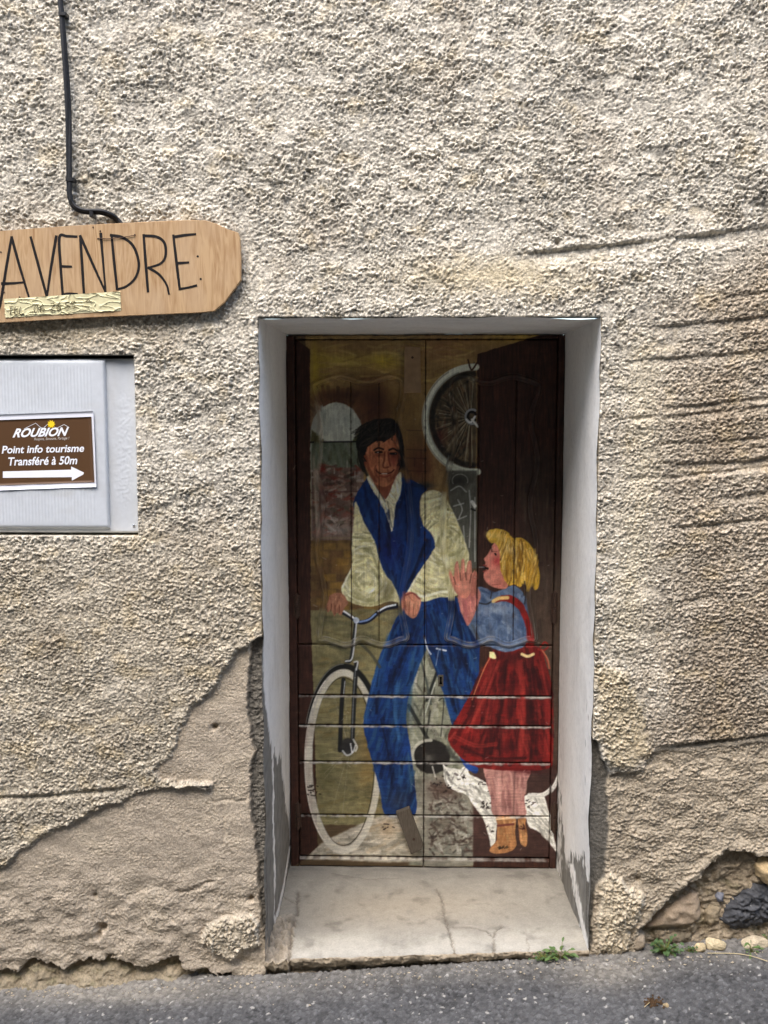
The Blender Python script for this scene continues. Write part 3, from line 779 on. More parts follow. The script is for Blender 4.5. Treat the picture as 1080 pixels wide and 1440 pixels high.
# brick below the window
fill([(436, 760), (545, 760), (545, 862), (436, 862)], (130, 102, 62), curve=False)
for v in np.arange(764, 860, 11.0):
    for u in np.arange(436 + (int(v) % 2) * 9, 540, 19.0):
        fill([(u, v), (u + 17, v), (u + 17, v + 9.5), (u, v + 9.5)], ((150, 116, 62), (134, 98, 62), (118, 88, 56), (162, 124, 58))[rng.randint(4)], 1.2, .75, 1.0, False)
blot(476, 795, 12, 10, (164, 122, 54), .6)
# yard behind the bicycle
fill([(436, 858), (600, 858), (610, 1160), (436, 1160)], (142, 134, 94), curve=False)
brush([(440, 858), (600, 858), (600, 1150), (440, 1150)], [(124, 118, 76), (160, 150, 108), (148, 126, 76), (104, 102, 76), (134, 128, 92)], 380, 26, 5, 0, 50, .4)
blot(520, 1060, 20, 50, (150, 118, 62), .55); blot(455, 1080, 10, 30, (112, 110, 70), .5)
fill([(575, 900), (640, 900), (670, 1215), (575, 1215)], (146, 148, 128), 3, curve=False)
brush([(575, 905), (635, 905), (665, 1210), (578, 1210)], [(176, 174, 156), (118, 122, 100), (150, 150, 118), (80, 78, 66), (190, 188, 172)], 300, 16, 4, 80, 70, .5)
fill([(432, 1206), (447, 1190), (470, 1176), (540, 1146), (600, 1140), (602, 1206)], (186, 178, 160), 2)
brush([(446, 1194), (540, 1150), (600, 1145), (600, 1204), (440, 1204)], [(206, 198, 182), (160, 152, 132), (190, 168, 134), (140, 134, 120)], 120, 16, 4, -10, 50, .55)
blot(545, 1165, 14, 14, (190, 158, 116), .55)
fill([(590, 1092), (640, 1090), (664, 1130), (676, 1170), (668, 1212), (590, 1212)], (146, 142, 128), 9)
brush([(602, 1095), (640, 1095), (668, 1150), (668, 1204), (602, 1204)], [(186, 184, 172), (104, 92, 80), (156, 152, 136), (84, 60, 52), (126, 130, 118), (66, 50, 44)], 260, 9, 3, 20, 160, .6)
blot(625, 1110, 22, 14, (98, 68, 58), .65); blot(625, 1160, 20, 8, (104, 88, 74), .4)
# open shutter doors painted at both sides
fill([(396, 458), (404, 468), (436, 491), (437, 870), (441, 975), (444, 1080), (447, 1190), (430, 1206), (396, 1226)], BROWN, .6, curve=False)
fill([(671, 498), (684, 494), (770, 468), (804, 458), (804, 1226), (665, 1226), (668, 1060), (671, 900)], BROWN, .6, curve=False)
s = win(396, 460, 448, 1226); canvas[s] = np.where((GU[s] < 437 + (GV[s] > 900) * 9)[..., None] & (canvas[s][..., :1] < 96), canvas[s] * (1 + .22 * NGv[s])[..., None], canvas[s])
s = win(671, 460, 804, 1226); canvas[s] = np.where((canvas[s][..., :1] < 96), canvas[s] * (1 + .28 * NGv[s])[..., None], canvas[s])
fill([(735, 800), (804, 790), (804, 1070), (735, 1070)], (104, 88, 74), 14, .75, curve=False)
fill([(728, 640), (804, 620), (804, 800), (728, 800)], (84, 66, 54), 16, .6, curve=False)
brush([(728, 640), (800, 640), (800, 1060), (742, 1060)], [(120, 104, 88), (84, 70, 58), (104, 90, 68)], 120, 46, 2.2, 90, 8, .35)
brush([(674, 500), (796, 480), (796, 640), (674, 740)], [(108, 64, 48), (66, 42, 34), (94, 58, 44)], 110, 50, 2.4, 90, 6, .35)
fill([(665, 1080), (790, 1080), (790, 1206), (665, 1206)], (96, 68, 62), 2, .85, curve=False)
blot(700, 600, 8, 14, (96, 40, 34), .35)
# wheel hanging on the wall
fill([tuple(q) for q in ell(667, 590, 66, 72, 88, 272, 30)], (112, 98, 74), 1.5)
brush([tuple(q) for q in ell(667, 590, 60, 66, 90, 270, 20)], [(140, 116, 80), (78, 68, 54), (118, 78, 56), (164, 148, 112), (60, 54, 46)], 130, 13, 2.6, 90, 130, .55)
blot(618, 615, 9, 14, (112, 46, 38), .6)
for k in range(34):
    a = math.radians(92 + k * 176 / 33.0)
    stroke([(663 + 10 * math.cos(a), 588 + 10 * math.sin(a)), (667 + (40 + 20 * rng.rand()) * math.cos(a), 590 + (44 + 22 * rng.rand()) * math.sin(a))], .9, ((196, 190, 168), (44, 38, 32), (176, 160, 128))[k % 3], .65)
stroke(ell(667, 590, 59, 64, 90, 270), 7, (40, 38, 36), .8, 2, .2); stroke(ell(667, 590, 69, 74, 86, 272), 9.5, (206, 210, 192), 1, 1); stroke(ell(667, 590, 65, 70, 120, 250), 2.0, (150, 156, 142), .8)
stroke(ell(667, 590, 72.5, 77, 120, 240), 1.6, (150, 146, 128), .8); stroke(ell(668, 591, 68, 73, 96, 170), 4, (168, 172, 150), .6, 1.5, .4); stroke(ell(668, 590, 70, 75, 190, 250), 2, (232, 232, 220), .6, 1, .3)
stroke(ell(664, 586, 9, 10, 60, 300), 3.2, (160, 164, 164)); stroke(ell(664, 586, 6, 7, 40, 330), 3, (36, 34, 34)); stroke([(656, 590), (662, 594), (668, 586)], 3, (210, 212, 208)); stroke([(664, 590), (672, 600)], 3, (214, 214, 206))
stroke([(662, 600), (661, 658)], 2.2, (96, 72, 52)); stroke([(664, 600), (663, 655)], .9, (180, 160, 120), .7); stroke([(658, 506), (663, 520), (671, 510)], 2.4, (92, 62, 44))
# odds and ends on the wall under the wheel
fill([(628, 662), (671, 662), (671, 800), (640, 800)], (112, 112, 100), 2, curve=False)
blot(648, 676, 14, 9, (62, 58, 52), .8); stroke(ell(647, 676, 11, 9, 150, 380), 1.2, (176, 176, 166), .7)
for q in ([(634, 690), (646, 684), (656, 692)], [(644, 703), (650, 716), (646, 728)], [(638, 712), (652, 708)], [(636, 734), (656, 726)], [(660, 690), (662, 720), (660, 770)], [(668, 700), (668, 790)], [(652, 740), (654, 776)]): stroke(q, 1.8, (196, 198, 190), .7)
stroke([(664, 706), (668, 712)], 5, (216, 216, 208), .9); stroke([(663, 716), (668, 718)], 2.5, (40, 38, 38), .9)
# ---- bicycle, rear part
for q, w, c in (([(575, 992), (603, 1042)], 5, (56, 58, 52)), ([(620, 930), (600, 985)], 4, (46, 52, 48)), ([(617, 985), (624, 985), (620, 1035)], 1.6, (70, 70, 62)), ([(590, 920), (600, 960), (606, 990)], 3, (92, 100, 94)),
                ([(605, 1000), (598, 1045)], 2.2, (70, 72, 66)), ([(612, 960), (596, 1010)], 1.4, (196, 200, 188))): stroke(q, w, c, .9, 1)
fill([tuple(q) for q in ell(607, 1064, 26, 24, 0, 360, 24)], (58, 54, 50), 1.5); stroke(ell(604, 1062, 24, 21, 150, 275), 4.5, (186, 184, 168), .9, 1); blot(604, 1066, 7, 6, (120, 116, 108), .8)
stroke([(630, 1052), (640, 1066), (660, 1076)], 6, (90, 92, 84), .8, 2); stroke([(608, 1078), (612, 1092)], 2, (200, 196, 186), .8)
# ---- front wheel
stroke(ell(484, 1068, 54, 131, 205, 318), 8, (34, 36, 36), .95, 1.5)
stroke(ell(483, 1068, 57, 134, 200, 270), 1.4, (170, 172, 164), .55)
stroke(ell(482.5, 1071, 44, 118, -70, 290, 90), 1.6, (60, 54, 44), .6)
t_ = ell(483, 1071, 49, 125, 0, 360, 120)
for q0, q1, w in ((28, 62, 11), (60, 92, 10), (90, 120, 8.5), (0, 30, 9)): stroke(t_[q0:q1 + 1], w, (204, 199, 184), .96, 1, .10, curve=False)
stroke(ell(478.5, 1071, 50, 125, 120, 245), 1.2, (232, 228, 216), .7)
for k in range(10): 
    a = rng.rand() * 6.28; stroke([(491, 1052), (491 + 38 * math.cos(a), 1052 + 96 * math.sin(a))], .6, (186, 182, 166), .35)
# ---- the man's legs
TR1 = [(603, 842), (580, 852), (560, 866), (551, 884), (543, 902), (530, 935), (517, 985), (511, 1018), (516, 1045), (526, 1080), (535, 1115), (541, 1145), (562, 1148), (585, 1143), (583, 1100), (577, 1050), (571, 1010), (576, 975), (590, 935), (600, 906)]
TR2 = [(600, 845), (625, 836), (645, 842), (662, 862), (674, 890), (674, 925), (672, 960), (662, 990), (652, 1010), (660, 1050), (672, 1082), (664, 1086), (648, 1060), (636, 1022), (624, 975), (612, 940), (600, 906)]
for T in (TR1, TR2):
    fill(T, BLUE, .8)
    brush(T, [(34, 84, 150), (16, 44, 104), (48, 102, 160), (12, 30, 80), (26, 64, 128), (60, 104, 140)], 260, 24, 4.0, lambda c: 105 if c[0] < 600 else 75, 20, .5)
blot(565, 1000, 12, 26, (46, 92, 140), .5); blot(560, 1128, 16, 18, (72, 80, 100), .6); blot(548, 1070, 10, 26, (16, 40, 96), .5); blot(575, 870, 16, 12, (20, 44, 100), .6)
stroke([(599, 846), (600, 905)], 2, DBLUE, .7); stroke([(545, 905), (522, 985), (516, 1030)], 3, (44, 96, 168), .4, 1.5); stroke([(598, 912), (582, 955), (575, 1000)], 3, (60, 110, 150), .5, 2)
stroke([(641, 850), (650, 905), (640, 960)], 3, DBLUE, .6, 1.5)
stroke([(614, 912), (627, 915)], 2.2, (206, 210, 214)); stroke([(597, 897), (601, 912), (606, 920)], 1.8, (206, 210, 214), .9); stroke([(617, 914), (613, 936)], 1.2, (150, 164, 190), .8)
# ---- sleeves, waistcoat, shirt
SL = [(497, 735), (494, 770), (495, 795), (485, 815), (480, 829), (486, 843), (505, 852), (525, 853), (548, 846), (562, 846), (553, 822), (540, 806), (533, 785), (526, 760), (512, 735), (500, 705)]
SR = [(596, 740), (591, 718), (592, 700), (600, 691), (614, 690), (626, 698), (634, 714), (644, 735), (655, 765), (660, 785), (652, 815), (642, 838), (618, 840), (598, 846), (582, 842), (573, 834), (584, 812), (600, 788), (612, 768), (606, 750)]
VE = [(516, 672), (503, 692), (497, 708), (502, 726), (516, 748), (527, 768), (535, 796), (548, 822), (563, 848), (575, 840), (580, 818), (595, 796), (608, 776), (613, 764), (604, 748), (594, 736), (590, 716), (592, 698), (600, 687), (585, 678), (566, 672)]
fill(VE, BLUE, .8)
brush(VE, [(26, 66, 134), (18, 44, 104), (34, 78, 146), (12, 32, 84)], 110, 20, 4.5, 95, 40, .5)
blot(550, 772, 15, 20, (8, 20, 112), .65); stroke([(578, 690), (586, 740), (584, 790), (570, 835)], 4, (40, 84, 130), .35, 2); stroke([(500, 712), (518, 748), (534, 796), (556, 838)], 3, (12, 28, 70), .6, 1.5); blot(580, 720, 10, 26, (26, 56, 112), .4); blot(595, 683, 14, 5, (20, 50, 74), .6)
for S_, cc_, a0 in ((SL, (512, 815), None), (SR, (625, 760), None)):
    fill(S_, CREAM, .9)
    brush(S_, [(230, 226, 186), (190, 184, 126), (156, 152, 100), (238, 236, 212), (202, 192, 132), (172, 166, 116)], 230, 15, 3.0, lambda c, cc_=cc_: math.degrees(math.atan2(c[1] - cc_[1], c[0] - cc_[0])) + 90, 35, .55)
blot(545, 832, 10, 18, (116, 110, 78), .75); blot(502, 838, 10, 8, (170, 164, 112), .5); blot(648, 800, 7, 26, (150, 148, 102), .5); blot(515, 845, 16, 6, (160, 156, 112), .5); blot(512, 808, 14, 14, (222, 218, 176), .4)
for r in (5, 9, 14): stroke(ell(619, 721, r, r * 1.1, 0, 330), 1.6, (172, 164, 118), .6, .8)
blot(606, 712, 9, 14, (236, 228, 184), .55); blot(640, 790, 12, 24, (174, 172, 122), .45); stroke([(580, 838), (600, 838), (622, 832), (640, 834)], 3.5, (232, 232, 216), .7, 1); stroke([(590, 806), (574, 832)], 3, (220, 224, 206), .6, 1)
stroke([(520, 770), (531, 800), (536, 830)], 2.4, (150, 146, 104), .5, 1); stroke([(494, 800), (482, 826)], 2.4, (240, 238, 220), .6, .8)
NECK = [(523, 664), (524, 676), (534, 694), (541, 706), (550, 692), (557, 672), (556, 660)]
COLL = [(516, 664), (517, 676), (526, 692), (536, 708), (545, 730), (551, 748), (554, 730), (556, 712), (563, 694), (565, 674), (563, 664), (556, 672), (549, 690), (541, 703), (534, 694), (525, 678)]
fill(NECK, (176, 102, 74), .8); blot(540, 678, 12, 8, (150, 78, 54), .5); fill(COLL, (226, 220, 188), .8)
brush(COLL, [(240, 236, 212), (206, 196, 152), (192, 184, 148)], 40, 12, 2.2, 60, 50, .6); stroke([(545, 706), (551, 742)], 1.4, (150, 142, 108), .8); stroke([(526, 680), (542, 706)], 1.2, (140, 118, 88), .7)
# ---- the man's head
HAIR = [(503, 640), (501, 622), (506, 606), (514, 596), (526, 591), (538, 589), (552, 589), (560, 598), (565, 612), (568, 632), (567, 652), (560, 664), (553, 668), (540, 640), (520, 640), (514, 660), (508, 656)]
fill(HAIR, (40, 34, 30), 1)
FACE = [(511, 640), (512, 628), (522, 620), (538, 620), (548, 614), (556, 612), (561, 628), (563, 645), (561, 660), (556, 672), (548, 682), (538, 685), (528, 680), (520, 668), (513, 654)]
fill(FACE, SKIN, .9)
blot(521, 652, 8, 12, (200, 118, 80), .5); blot(552, 648, 7, 9, (158, 66, 58), .6); blot(541, 632, 8, 10, (206, 126, 84), .6); blot(556, 624, 6, 8, (150, 80, 54), .5); blot(532, 676, 10, 5, (196, 120, 86), .5); blot(548, 672, 7, 8, (150, 78, 56), .5)
brush(FACE, [(222, 146, 102), (190, 112, 78), (208, 128, 88), (170, 94, 66)], 70, 9, 2.4, 80, 60, .45)
stroke([(514, 640), (519, 660), (528, 677)], 4, (132, 66, 46), .55, 2); stroke([(561, 632), (561, 652), (554, 672)], 4, (116, 54, 42), .6, 2); blot(533, 640, 8, 3, (150, 78, 54), .7); blot(554, 641, 6, 4, (112, 50, 40), .75); blot(524, 650, 6, 6, (204, 116, 78), .5); stroke([(528, 655), (527, 664), (531, 672)], 1.8, (140, 66, 48), .6, 1)
fill([(509, 636), (511, 650), (514, 656), (516, 646), (514, 637)], (170, 88, 60), .8)
stroke([(541, 636), (540.5, 646), (538.5, 655), (541, 658), (546, 657)], 2.0, (136, 66, 44), .8, .8); stroke([(543.5, 638), (543, 652)], 2.4, (216, 140, 98), .7, .9); stroke([(546, 636), (547, 648), (549, 655)], 2.4, (124, 50, 38), .6, .9)
stroke([(526, 633), (532, 630), (539, 632)], 2.4, (38, 28, 24)); stroke([(547, 633), (553, 631), (559, 634)], 2.6, (36, 26, 22))
stroke([(528, 636), (537, 636)], 2.6, (52, 34, 28), .9); stroke([(549, 638), (557, 638)], 3.2, (52, 32, 26), .9); stroke([(530, 636), (536, 635.5)], 3.0, (30, 22, 20), .8); stroke([(551, 638), (557, 637.5)], 3.2, (30, 22, 20), .8); stroke([(531, 636.4), (532, 636.4)], 1.3, (214, 204, 194)); stroke([(556, 638), (556.6, 638)], 1.0, (180, 160, 150))
stroke([(529, 662), (534, 665.5), (541, 666), (549, 665), (554, 661)], 1.8, (92, 36, 28), .95, .6); stroke([(537, 666.3), (544, 666.3)], 1.3, (226, 208, 190)); stroke([(535, 669.5), (541, 671), (548, 668.5)], 2.2, (170, 76, 62), .8); stroke([(529, 660), (530, 664)], 1.4, (110, 50, 36), .8)
FR = [(505, 642), (502, 622), (509, 604), (524, 592), (545, 589), (557, 596), (561, 610), (554, 611), (547, 617), (541, 621), (534, 620), (526, 623), (517, 628), (513, 640)]
fill(FR, (42, 36, 32), 1.2, jag=2.5)
brush(FR, [(74, 68, 60), (24, 20, 18), (92, 84, 70), (50, 44, 38)], 90, 13, 1.6, 152, 50, .65)
for k in range(60):
    a = rng.rand(); x0 = 504 + 58 * a; y0 = 606 - 18 * math.sin(math.pi * min(1, a * .9 + .1)); L_ = 8 + 12 * rng.rand()
    stroke([(x0, y0 + 6 * rng.rand()), (x0 - 4 + 3 * rng.randn(), y0 + L_ * .6), (x0 - 6 + 4 * rng.randn(), y0 + L_)], 1.3, ((66, 58, 50), (22, 19, 18), (88, 78, 64))[rng.randint(3)], .6)
for k in range(16): x0 = 503 + 5 * rng.rand(); y0 = 622 + 22 * rng.rand(); stroke([(x0, y0), (x0 + 1 + 2 * rng.randn(), y0 + 10), (x0 + 5 + 3 * rng.rand(), y0 + 20)], 1.8, ((56, 50, 40), (36, 30, 26), (84, 80, 58))[rng.randint(3)], .6)
for k in range(10): x0 = 560 + 4 * rng.rand(); y0 = 604 + 30 * rng.rand(); stroke([(x0, y0), (x0 + 3, y0 + 12), (x0 + 1 + 3 * rng.randn(), y0 + 24)], 1.8, ((46, 40, 36), (28, 24, 22), (70, 62, 48))[rng.randint(3)], .6)
for q in ([(548, 606), (545, 616), (539, 622)], [(553, 604), (551, 612), (546, 617)], [(540, 606), (536, 616), (530, 622)], [(528, 608), (520, 620), (512, 632)]): stroke(q, 1.5, (72, 66, 58), .7)
stroke([(559, 598), (565, 625), (566, 655)], 4, (34, 28, 26), .9, 1); stroke([(507, 640), (510, 656), (516, 668)], 4, (58, 54, 42), .8, 1.2)
# loose edges and lights over the clothes
for q, c, w in (([(546, 890), (530, 940), (516, 990), (512, 1020)], (70, 128, 190), 1.6), ([(600, 850), (570, 862), (556, 878)], (60, 112, 176), 2), ([(522, 1060), (530, 1090), (538, 1125)], (60, 104, 160), 1.6), ([(560, 960), (556, 1000), (562, 1040)], (66, 120, 176), 4),
                ([(655, 880), (664, 920), (660, 960)], (60, 112, 168), 3), ([(616, 900), (628, 950), (640, 1000)], (10, 26, 70), 3), ([(585, 880), (570, 920), (552, 960)], (10, 28, 76), 3.5), ([(536, 1010), (545, 1050), (552, 1100)], (10, 30, 80), 3), ([(575, 1060), (580, 1110)], (70, 110, 140), 2.5)):
    for k in range(5): o_ = rng.randn(2) * 2.2; stroke([(a + o_[0], b + o_[1]) for a, b in q], w * (.4 + .6 * rng.rand()), c, .45, 1, .35)
for q, c, w in (([(530, 700), (545, 750), (560, 800)], (52, 100, 170), 3), ([(575, 700), (580, 740), (575, 790)], (48, 92, 150), 3), ([(508, 700), (520, 735)], (56, 104, 170), 2), ([(600, 760), (585, 800), (570, 830)], (10, 22, 60), 3), ([(548, 720), (550, 780)], (8, 18, 70), 4)):
    for k in range(5): o_ = rng.randn(2) * 2.5; stroke([(a + o_[0], b + o_[1]) for a, b in q], w * (.4 + .6 * rng.rand()), c, .4, 1, .35)
# ---- handlebar, stem, fork, front wheel
for q, w in (([(483, 956), (480, 1000), (478, 1055)], 6), ([(501, 934), (498, 985), (495, 1055)], 6)): stroke(q, w, (48, 50, 50), 1, 1)
stroke([(485, 958), (483, 978)], 1.4, (190, 194, 194), .8); stroke([(500, 940), (497, 985), (495, 1040)], 1.5, (150, 156, 160), .7); stroke([(498, 931), (503, 931), (501, 942)], 2.2, (196, 200, 202), .9)
blot(490, 1050, 9, 9, (40, 38, 38), .9); fill([tuple(q) for q in ell(489, 1050, 10, 12, 0, 360, 16)], (62, 62, 64), 1.5, .8); stroke([(482, 1056), (488, 1062), (496, 1058), (500, 1048)], 2.4, (190, 194, 196), .85); stroke([(497, 1040), (502, 1050), (500, 1056)], 2.6, (206, 206, 200), .8); stroke([(493, 1046), (495, 1058)], 2, (214, 216, 216), .8)
stroke([(500, 876), (497, 900), (493, 928), (487, 930)], 4.5, (60, 64, 68), 1, 1); stroke([(501, 878), (499, 898), (495, 926), (486, 930)], 2, (206, 210, 212), .9)
stroke([(508, 906), (522, 920), (534, 938)], 4, (92, 92, 76), .8, 1.2)
stroke([(479, 860), (490, 866), (499, 872), (508, 876), (520, 872), (532, 862), (543, 856), (557, 853)], 6.0, (36, 44, 66), 1, .8)
stroke([(480, 858), (491, 865), (498, 870)], 2.6, (220, 222, 222)); stroke([(506, 875), (518, 872), (528, 864)], 2.6, (130, 156, 206)); stroke([(532, 860), (543, 854), (556, 851)], 2.6, (212, 218, 224)); fill([tuple(q) for q in ell(501, 873, 4.5, 4.5, 0, 360, 10)], (190, 200, 214), .8)
# ---- the man's hands
HL = [(462, 846), (464, 838), (473, 834), (482, 836), (487, 842), (489, 850), (484, 856), (479, 866), (474, 862), (470, 867), (466, 858), (461, 862), (459, 852)]
fill(HL, (178, 122, 94), .8); brush(HL, [(202, 146, 112), (150, 94, 70), (184, 126, 98)], 26, 9, 2, 100, 40, .6)
for q in ([(466, 850), (465, 860)], [(471, 852), (471, 864)], [(477, 852), (477, 862)]): stroke(q, 1.1, (112, 58, 42), .8)
HR_ = [(563, 846), (568, 836), (576, 832), (585, 836), (592, 844), (590, 856), (586, 866), (580, 870), (572, 864), (566, 856)]
fill(HR_, (208, 140, 112), .8); brush(HR_, [(226, 166, 134), (176, 96, 80), (214, 148, 116)], 28, 9, 2, 70, 50, .6)
stroke([(568, 838), (580, 834), (590, 842)], 2.6, (150, 64, 62), .7); 
for q in ([(570, 846), (569, 858)], [(576, 846), (575, 864)], [(582, 850), (581, 866)]): stroke(q, 1.0, (140, 76, 60), .7)
# ---- the dog
DG = [(623, 1074), (629, 1079), (638, 1080), (646, 1082), (652, 1078), (658, 1081), (660, 1088), (672, 1094), (686, 1103), (694, 1118), (700, 1140), (698, 1170), (696, 1186), (690, 1190), (687, 1176), (680, 1152), (668, 1136), (656, 1118), (640, 1112), (628, 1104), (624, 1090)]
DR = [(736, 1120), (748, 1116), (764, 1119), (768, 1128), (772, 1142), (777, 1152), (779, 1178), (783, 1198), (772, 1184), (758, 1170), (744, 1162), (738, 1140)]
for D_ in (DG, DR):
    fill(D_, (214, 212, 202), .8); brush(D_, [(236, 234, 226), (176, 174, 164), (206, 204, 192), (128, 126, 118)], 100, 12, 2.6, 45, 50, .5)
stroke([(744, 1118), (764, 1118), (778, 1106), (786, 1088), (788, 1068)], 5.5, (208, 206, 198), 1, 1); stroke([(748, 1116), (764, 1115), (777, 1103), (785, 1086)], 1.8, (232, 230, 222), .8)
stroke([(628, 1086), (631, 1090)], 3.2, (120, 118, 114), .9); stroke([(640, 1088), (643, 1090)], 3.2, (120, 112, 108), .9); stroke([(634, 1100), (638, 1092)], 2, (150, 146, 140), .8); stroke([(645, 1108), (655, 1112)], 3, (150, 146, 138), .8); stroke([(626, 1082), (627, 1098), (632, 1106)], 1.6, (150, 148, 140), .7)
stroke([(654, 1080), (648, 1090)], 1.8, (160, 156, 148), .9)
for (cx_, cy_, n_, r_) in ((682, 1132, 16, 9), (652, 1094, 8, 4), (676, 1102, 3, 3), (690, 1168, 5, 8), (628, 1110, 8, 8), (745, 1130, 8, 8), (692, 1105, 8, 8), (727, 1160, 8, 8), (618, 1100, 8, 10), (545, 1165, 6, 8), (440, 1110, 16, 9)):
    for k in range(n_):
        q = (cx_ + rng.randn() * r_ * .5, cy_ + rng.randn() * r_ * .5); stroke([q, (q[0] + rng.randn() * 2.2, q[1] + rng.randn() * 1.2)], 1.5, (52, 36, 32), .85)
# ---- the girl
LG = [(679, 1078), (684, 1100), (690, 1122), (696, 1148), (738, 1148), (737, 1124), (741, 1100), (742, 1080)]
fill(LG, (192, 140, 130), .8); brush(LG, [(208, 162, 150), (168, 112, 106), (196, 146, 132), (150, 100, 96)], 110, 22, 3.2, 86, 14, .5); stroke([(724, 1086), (723, 1116), (722, 1148)], 2.6, (134, 92, 90), .7, 1.2); stroke([(700, 1085), (704, 1140)], 4, (222, 172, 160), .5, 2)
B1 = [(697, 1148), (699, 1166), (698, 1182), (690, 1192), (690, 1198), (704, 1201), (720, 1196), (726, 1188), (724, 1170), (724, 1148)]
B2 = [(728, 1148), (730, 1168), (732, 1186), (740, 1190), (742, 1176), (739, 1162), (739, 1148)]
for B_ in (B2, B1): fill(B_, (188, 132, 84), .8); brush(B_, [(206, 154, 104), (160, 106, 66), (180, 140, 92)], 34, 12, 2.6, 80, 30, .55)
stroke([(700, 1161), (712, 1160), (722, 1159)], 3.2, (134, 64, 56), .9); stroke([(698, 1152), (724, 1150)], 2.2, (226, 200, 160), .8); stroke([(734, 1150), (735, 1168)], 2, (140, 64, 52), .5, dry=.6)
for k in range(14): q = (700 + rng.rand() * 16, 1190 + rng.rand() * 5); stroke([q, (q[0] + 2, q[1] - 1)], 1.3, (60, 44, 30), .8)
for k in range(9): q = (731 + rng.rand() * 7, 1150 + rng.rand() * 16); stroke([q, (q[0] + 1, q[1] + 1)], 1.6, (90, 36, 32), .8)
DRS = [(693, 914), (684, 930), (672, 955), (656, 986), (640, 1014), (630, 1036), (638, 1054), (660, 1074), (690, 1082), (735, 1084), (772, 1080), (777, 1060), (778, 1015), (776, 965), (768, 935), (760, 912), (735, 906), (710, 914)]
fill([(640, 1048), (665, 1070), (672, 1084), (655, 1080)], (40, 84, 168), .8); fill(DRS, RED, .8)
brush(DRS, [(170, 46, 40), (116, 22, 26), (148, 36, 34), (84, 16, 22), (182, 66, 54), (70, 14, 20)], 380, 28, 4.6, lambda c: 90 + (c[0] - 715) * -.35, 22, .45)
for a in ((718, 925, 22, 9, (86, 26, 28), .6), (745, 1000, 3.5, 26, (60, 14, 20), .75), (738, 975, 3, 16, (190, 60, 50), .5), (678, 1050, 16, 6, (84, 18, 24), .7), (715, 1052, 20, 7, (92, 20, 26), .6), (700, 1024, 22, 4, (88, 20, 26), .5), (660, 1030, 12, 14, (172, 40, 36), .4), (768, 1000, 4, 40, (170, 44, 44), .5), (742, 1085, 24, 3, (96, 20, 26), .6)): blot(*a)
for q, c, w in (([(700, 930), (680, 980), (655, 1030)], (200, 70, 58), 3), ([(712, 930), (706, 990), (690, 1060)], (76, 12, 18), 4), ([(730, 930), (734, 1000), (728, 1070)], (192, 62, 52), 3.5), ([(745, 940), (752, 1010), (748, 1070)], (64, 10, 16), 4.5), ([(760, 930), (770, 990), (768, 1060)], (186, 60, 52), 3), ([(650, 1050), (690, 1066), (740, 1066)], (80, 14, 20), 4), ([(722, 950), (718, 1010)], (90, 16, 22), 4), ([(640, 1035), (670, 1048), (700, 1046)], (196, 66, 54), 2.5)):
    for k in range(6): o_ = rng.randn(2) * 2.6; stroke([(a + o_[0], b + o_[1]) for a, b in q], w * (.4 + .7 * rng.rand()), c, .42, 1.2, .3)
stroke([(692, 920), (682, 938), (672, 962), (664, 984)], 1.5, (212, 140, 96), .8); fill([(688, 916), (695, 918), (697, 926), (689, 924)], (230, 208, 150), .7); stroke([(734, 920), (742, 923), (750, 920)], 4.0, (226, 202, 146)); stroke([(640, 1030), (632, 1040)], 3, (196, 80, 66), .6, 1)
BL = [(671, 834), (672, 826), (684, 828), (692, 834), (705, 830), (722, 824), (736, 834), (742, 856), (744, 890), (738, 908), (712, 917), (690, 910), (674, 904), (664, 890), (658, 876), (668, 862)]
fill(BL, (104, 126, 158), .8); brush(BL, [(126, 148, 178), (84, 108, 146), (148, 164, 184), (112, 122, 146), (70, 96, 140)], 170, 13, 4, 60, 120, .5)
blot(735, 875, 7, 18, (58, 92, 148), .5); blot(700, 858, 18, 7, (168, 180, 194), .5); stroke([(672, 848), (684, 850), (692, 846)], 2.2, (60, 58, 62), .8); stroke([(692, 832), (690, 842)], 1.8, (62, 58, 62), .7); stroke([(664, 880), (674, 900)], 3, (92, 98, 96), .6, 1.4)
fill([(696, 842), (706, 838), (720, 838), (734, 848), (744, 868), (750, 890), (751, 908), (740, 910), (741, 890), (735, 868), (724, 852), (708, 846), (696, 848)], (168, 38, 34), .8); stroke([(694, 846), (702, 842), (714, 841)], 5, (226, 196, 124), .95, 1)
stroke([(741, 872), (744, 905)], 2, (110, 22, 24), .6)
stroke([(760, 910), (766, 903), (771, 909), (764, 915), (757, 913)], 2.4, (170, 46, 40)); stroke([(762, 914), (768, 924), (773, 940)], 2.4, (184, 70, 56)); stroke([(763, 915), (771, 928), (772, 940)], 1.2, (216, 160, 116), .7)
ARM = [(643, 826), (644, 842), (648, 860), (655, 876), (659, 880), (666, 868), (672, 852), (676, 836), (668, 822), (655, 820)]
fill(ARM, PINK, .8); brush(ARM, [(222, 150, 134), (186, 104, 100), (210, 134, 120), (196, 112, 112)], 50, 16, 3, 80, 25, .5)
HG = [(631, 808), (634, 803), (638, 811), (640, 794), (644, 790), (647, 806), (649, 789), (653, 788), (655, 806), (658, 791), (663, 790), (664, 806), (668, 802), (667, 814), (664, 830), (655, 842), (643, 836), (636, 824)]
fill(HG, (212, 138, 116), .7, jag=.5); fill([(664, 812), (668, 804), (672, 808), (671, 824), (667, 838), (662, 836)], (198, 122, 104), .7, jag=.5)
for q in ([(638, 812), (641, 822)], [(647, 806), (648, 816)], [(655, 806), (656, 816)], [(663, 808), (661, 820)]): stroke(q, 1.5, (120, 74, 62), .85)
for q in ([(643, 794), (645, 806)], [(652, 792), (652, 806)], [(660, 794), (659, 806)], [(634, 808), (638, 818)]): stroke(q, 2.0, (232, 168, 146), .6)
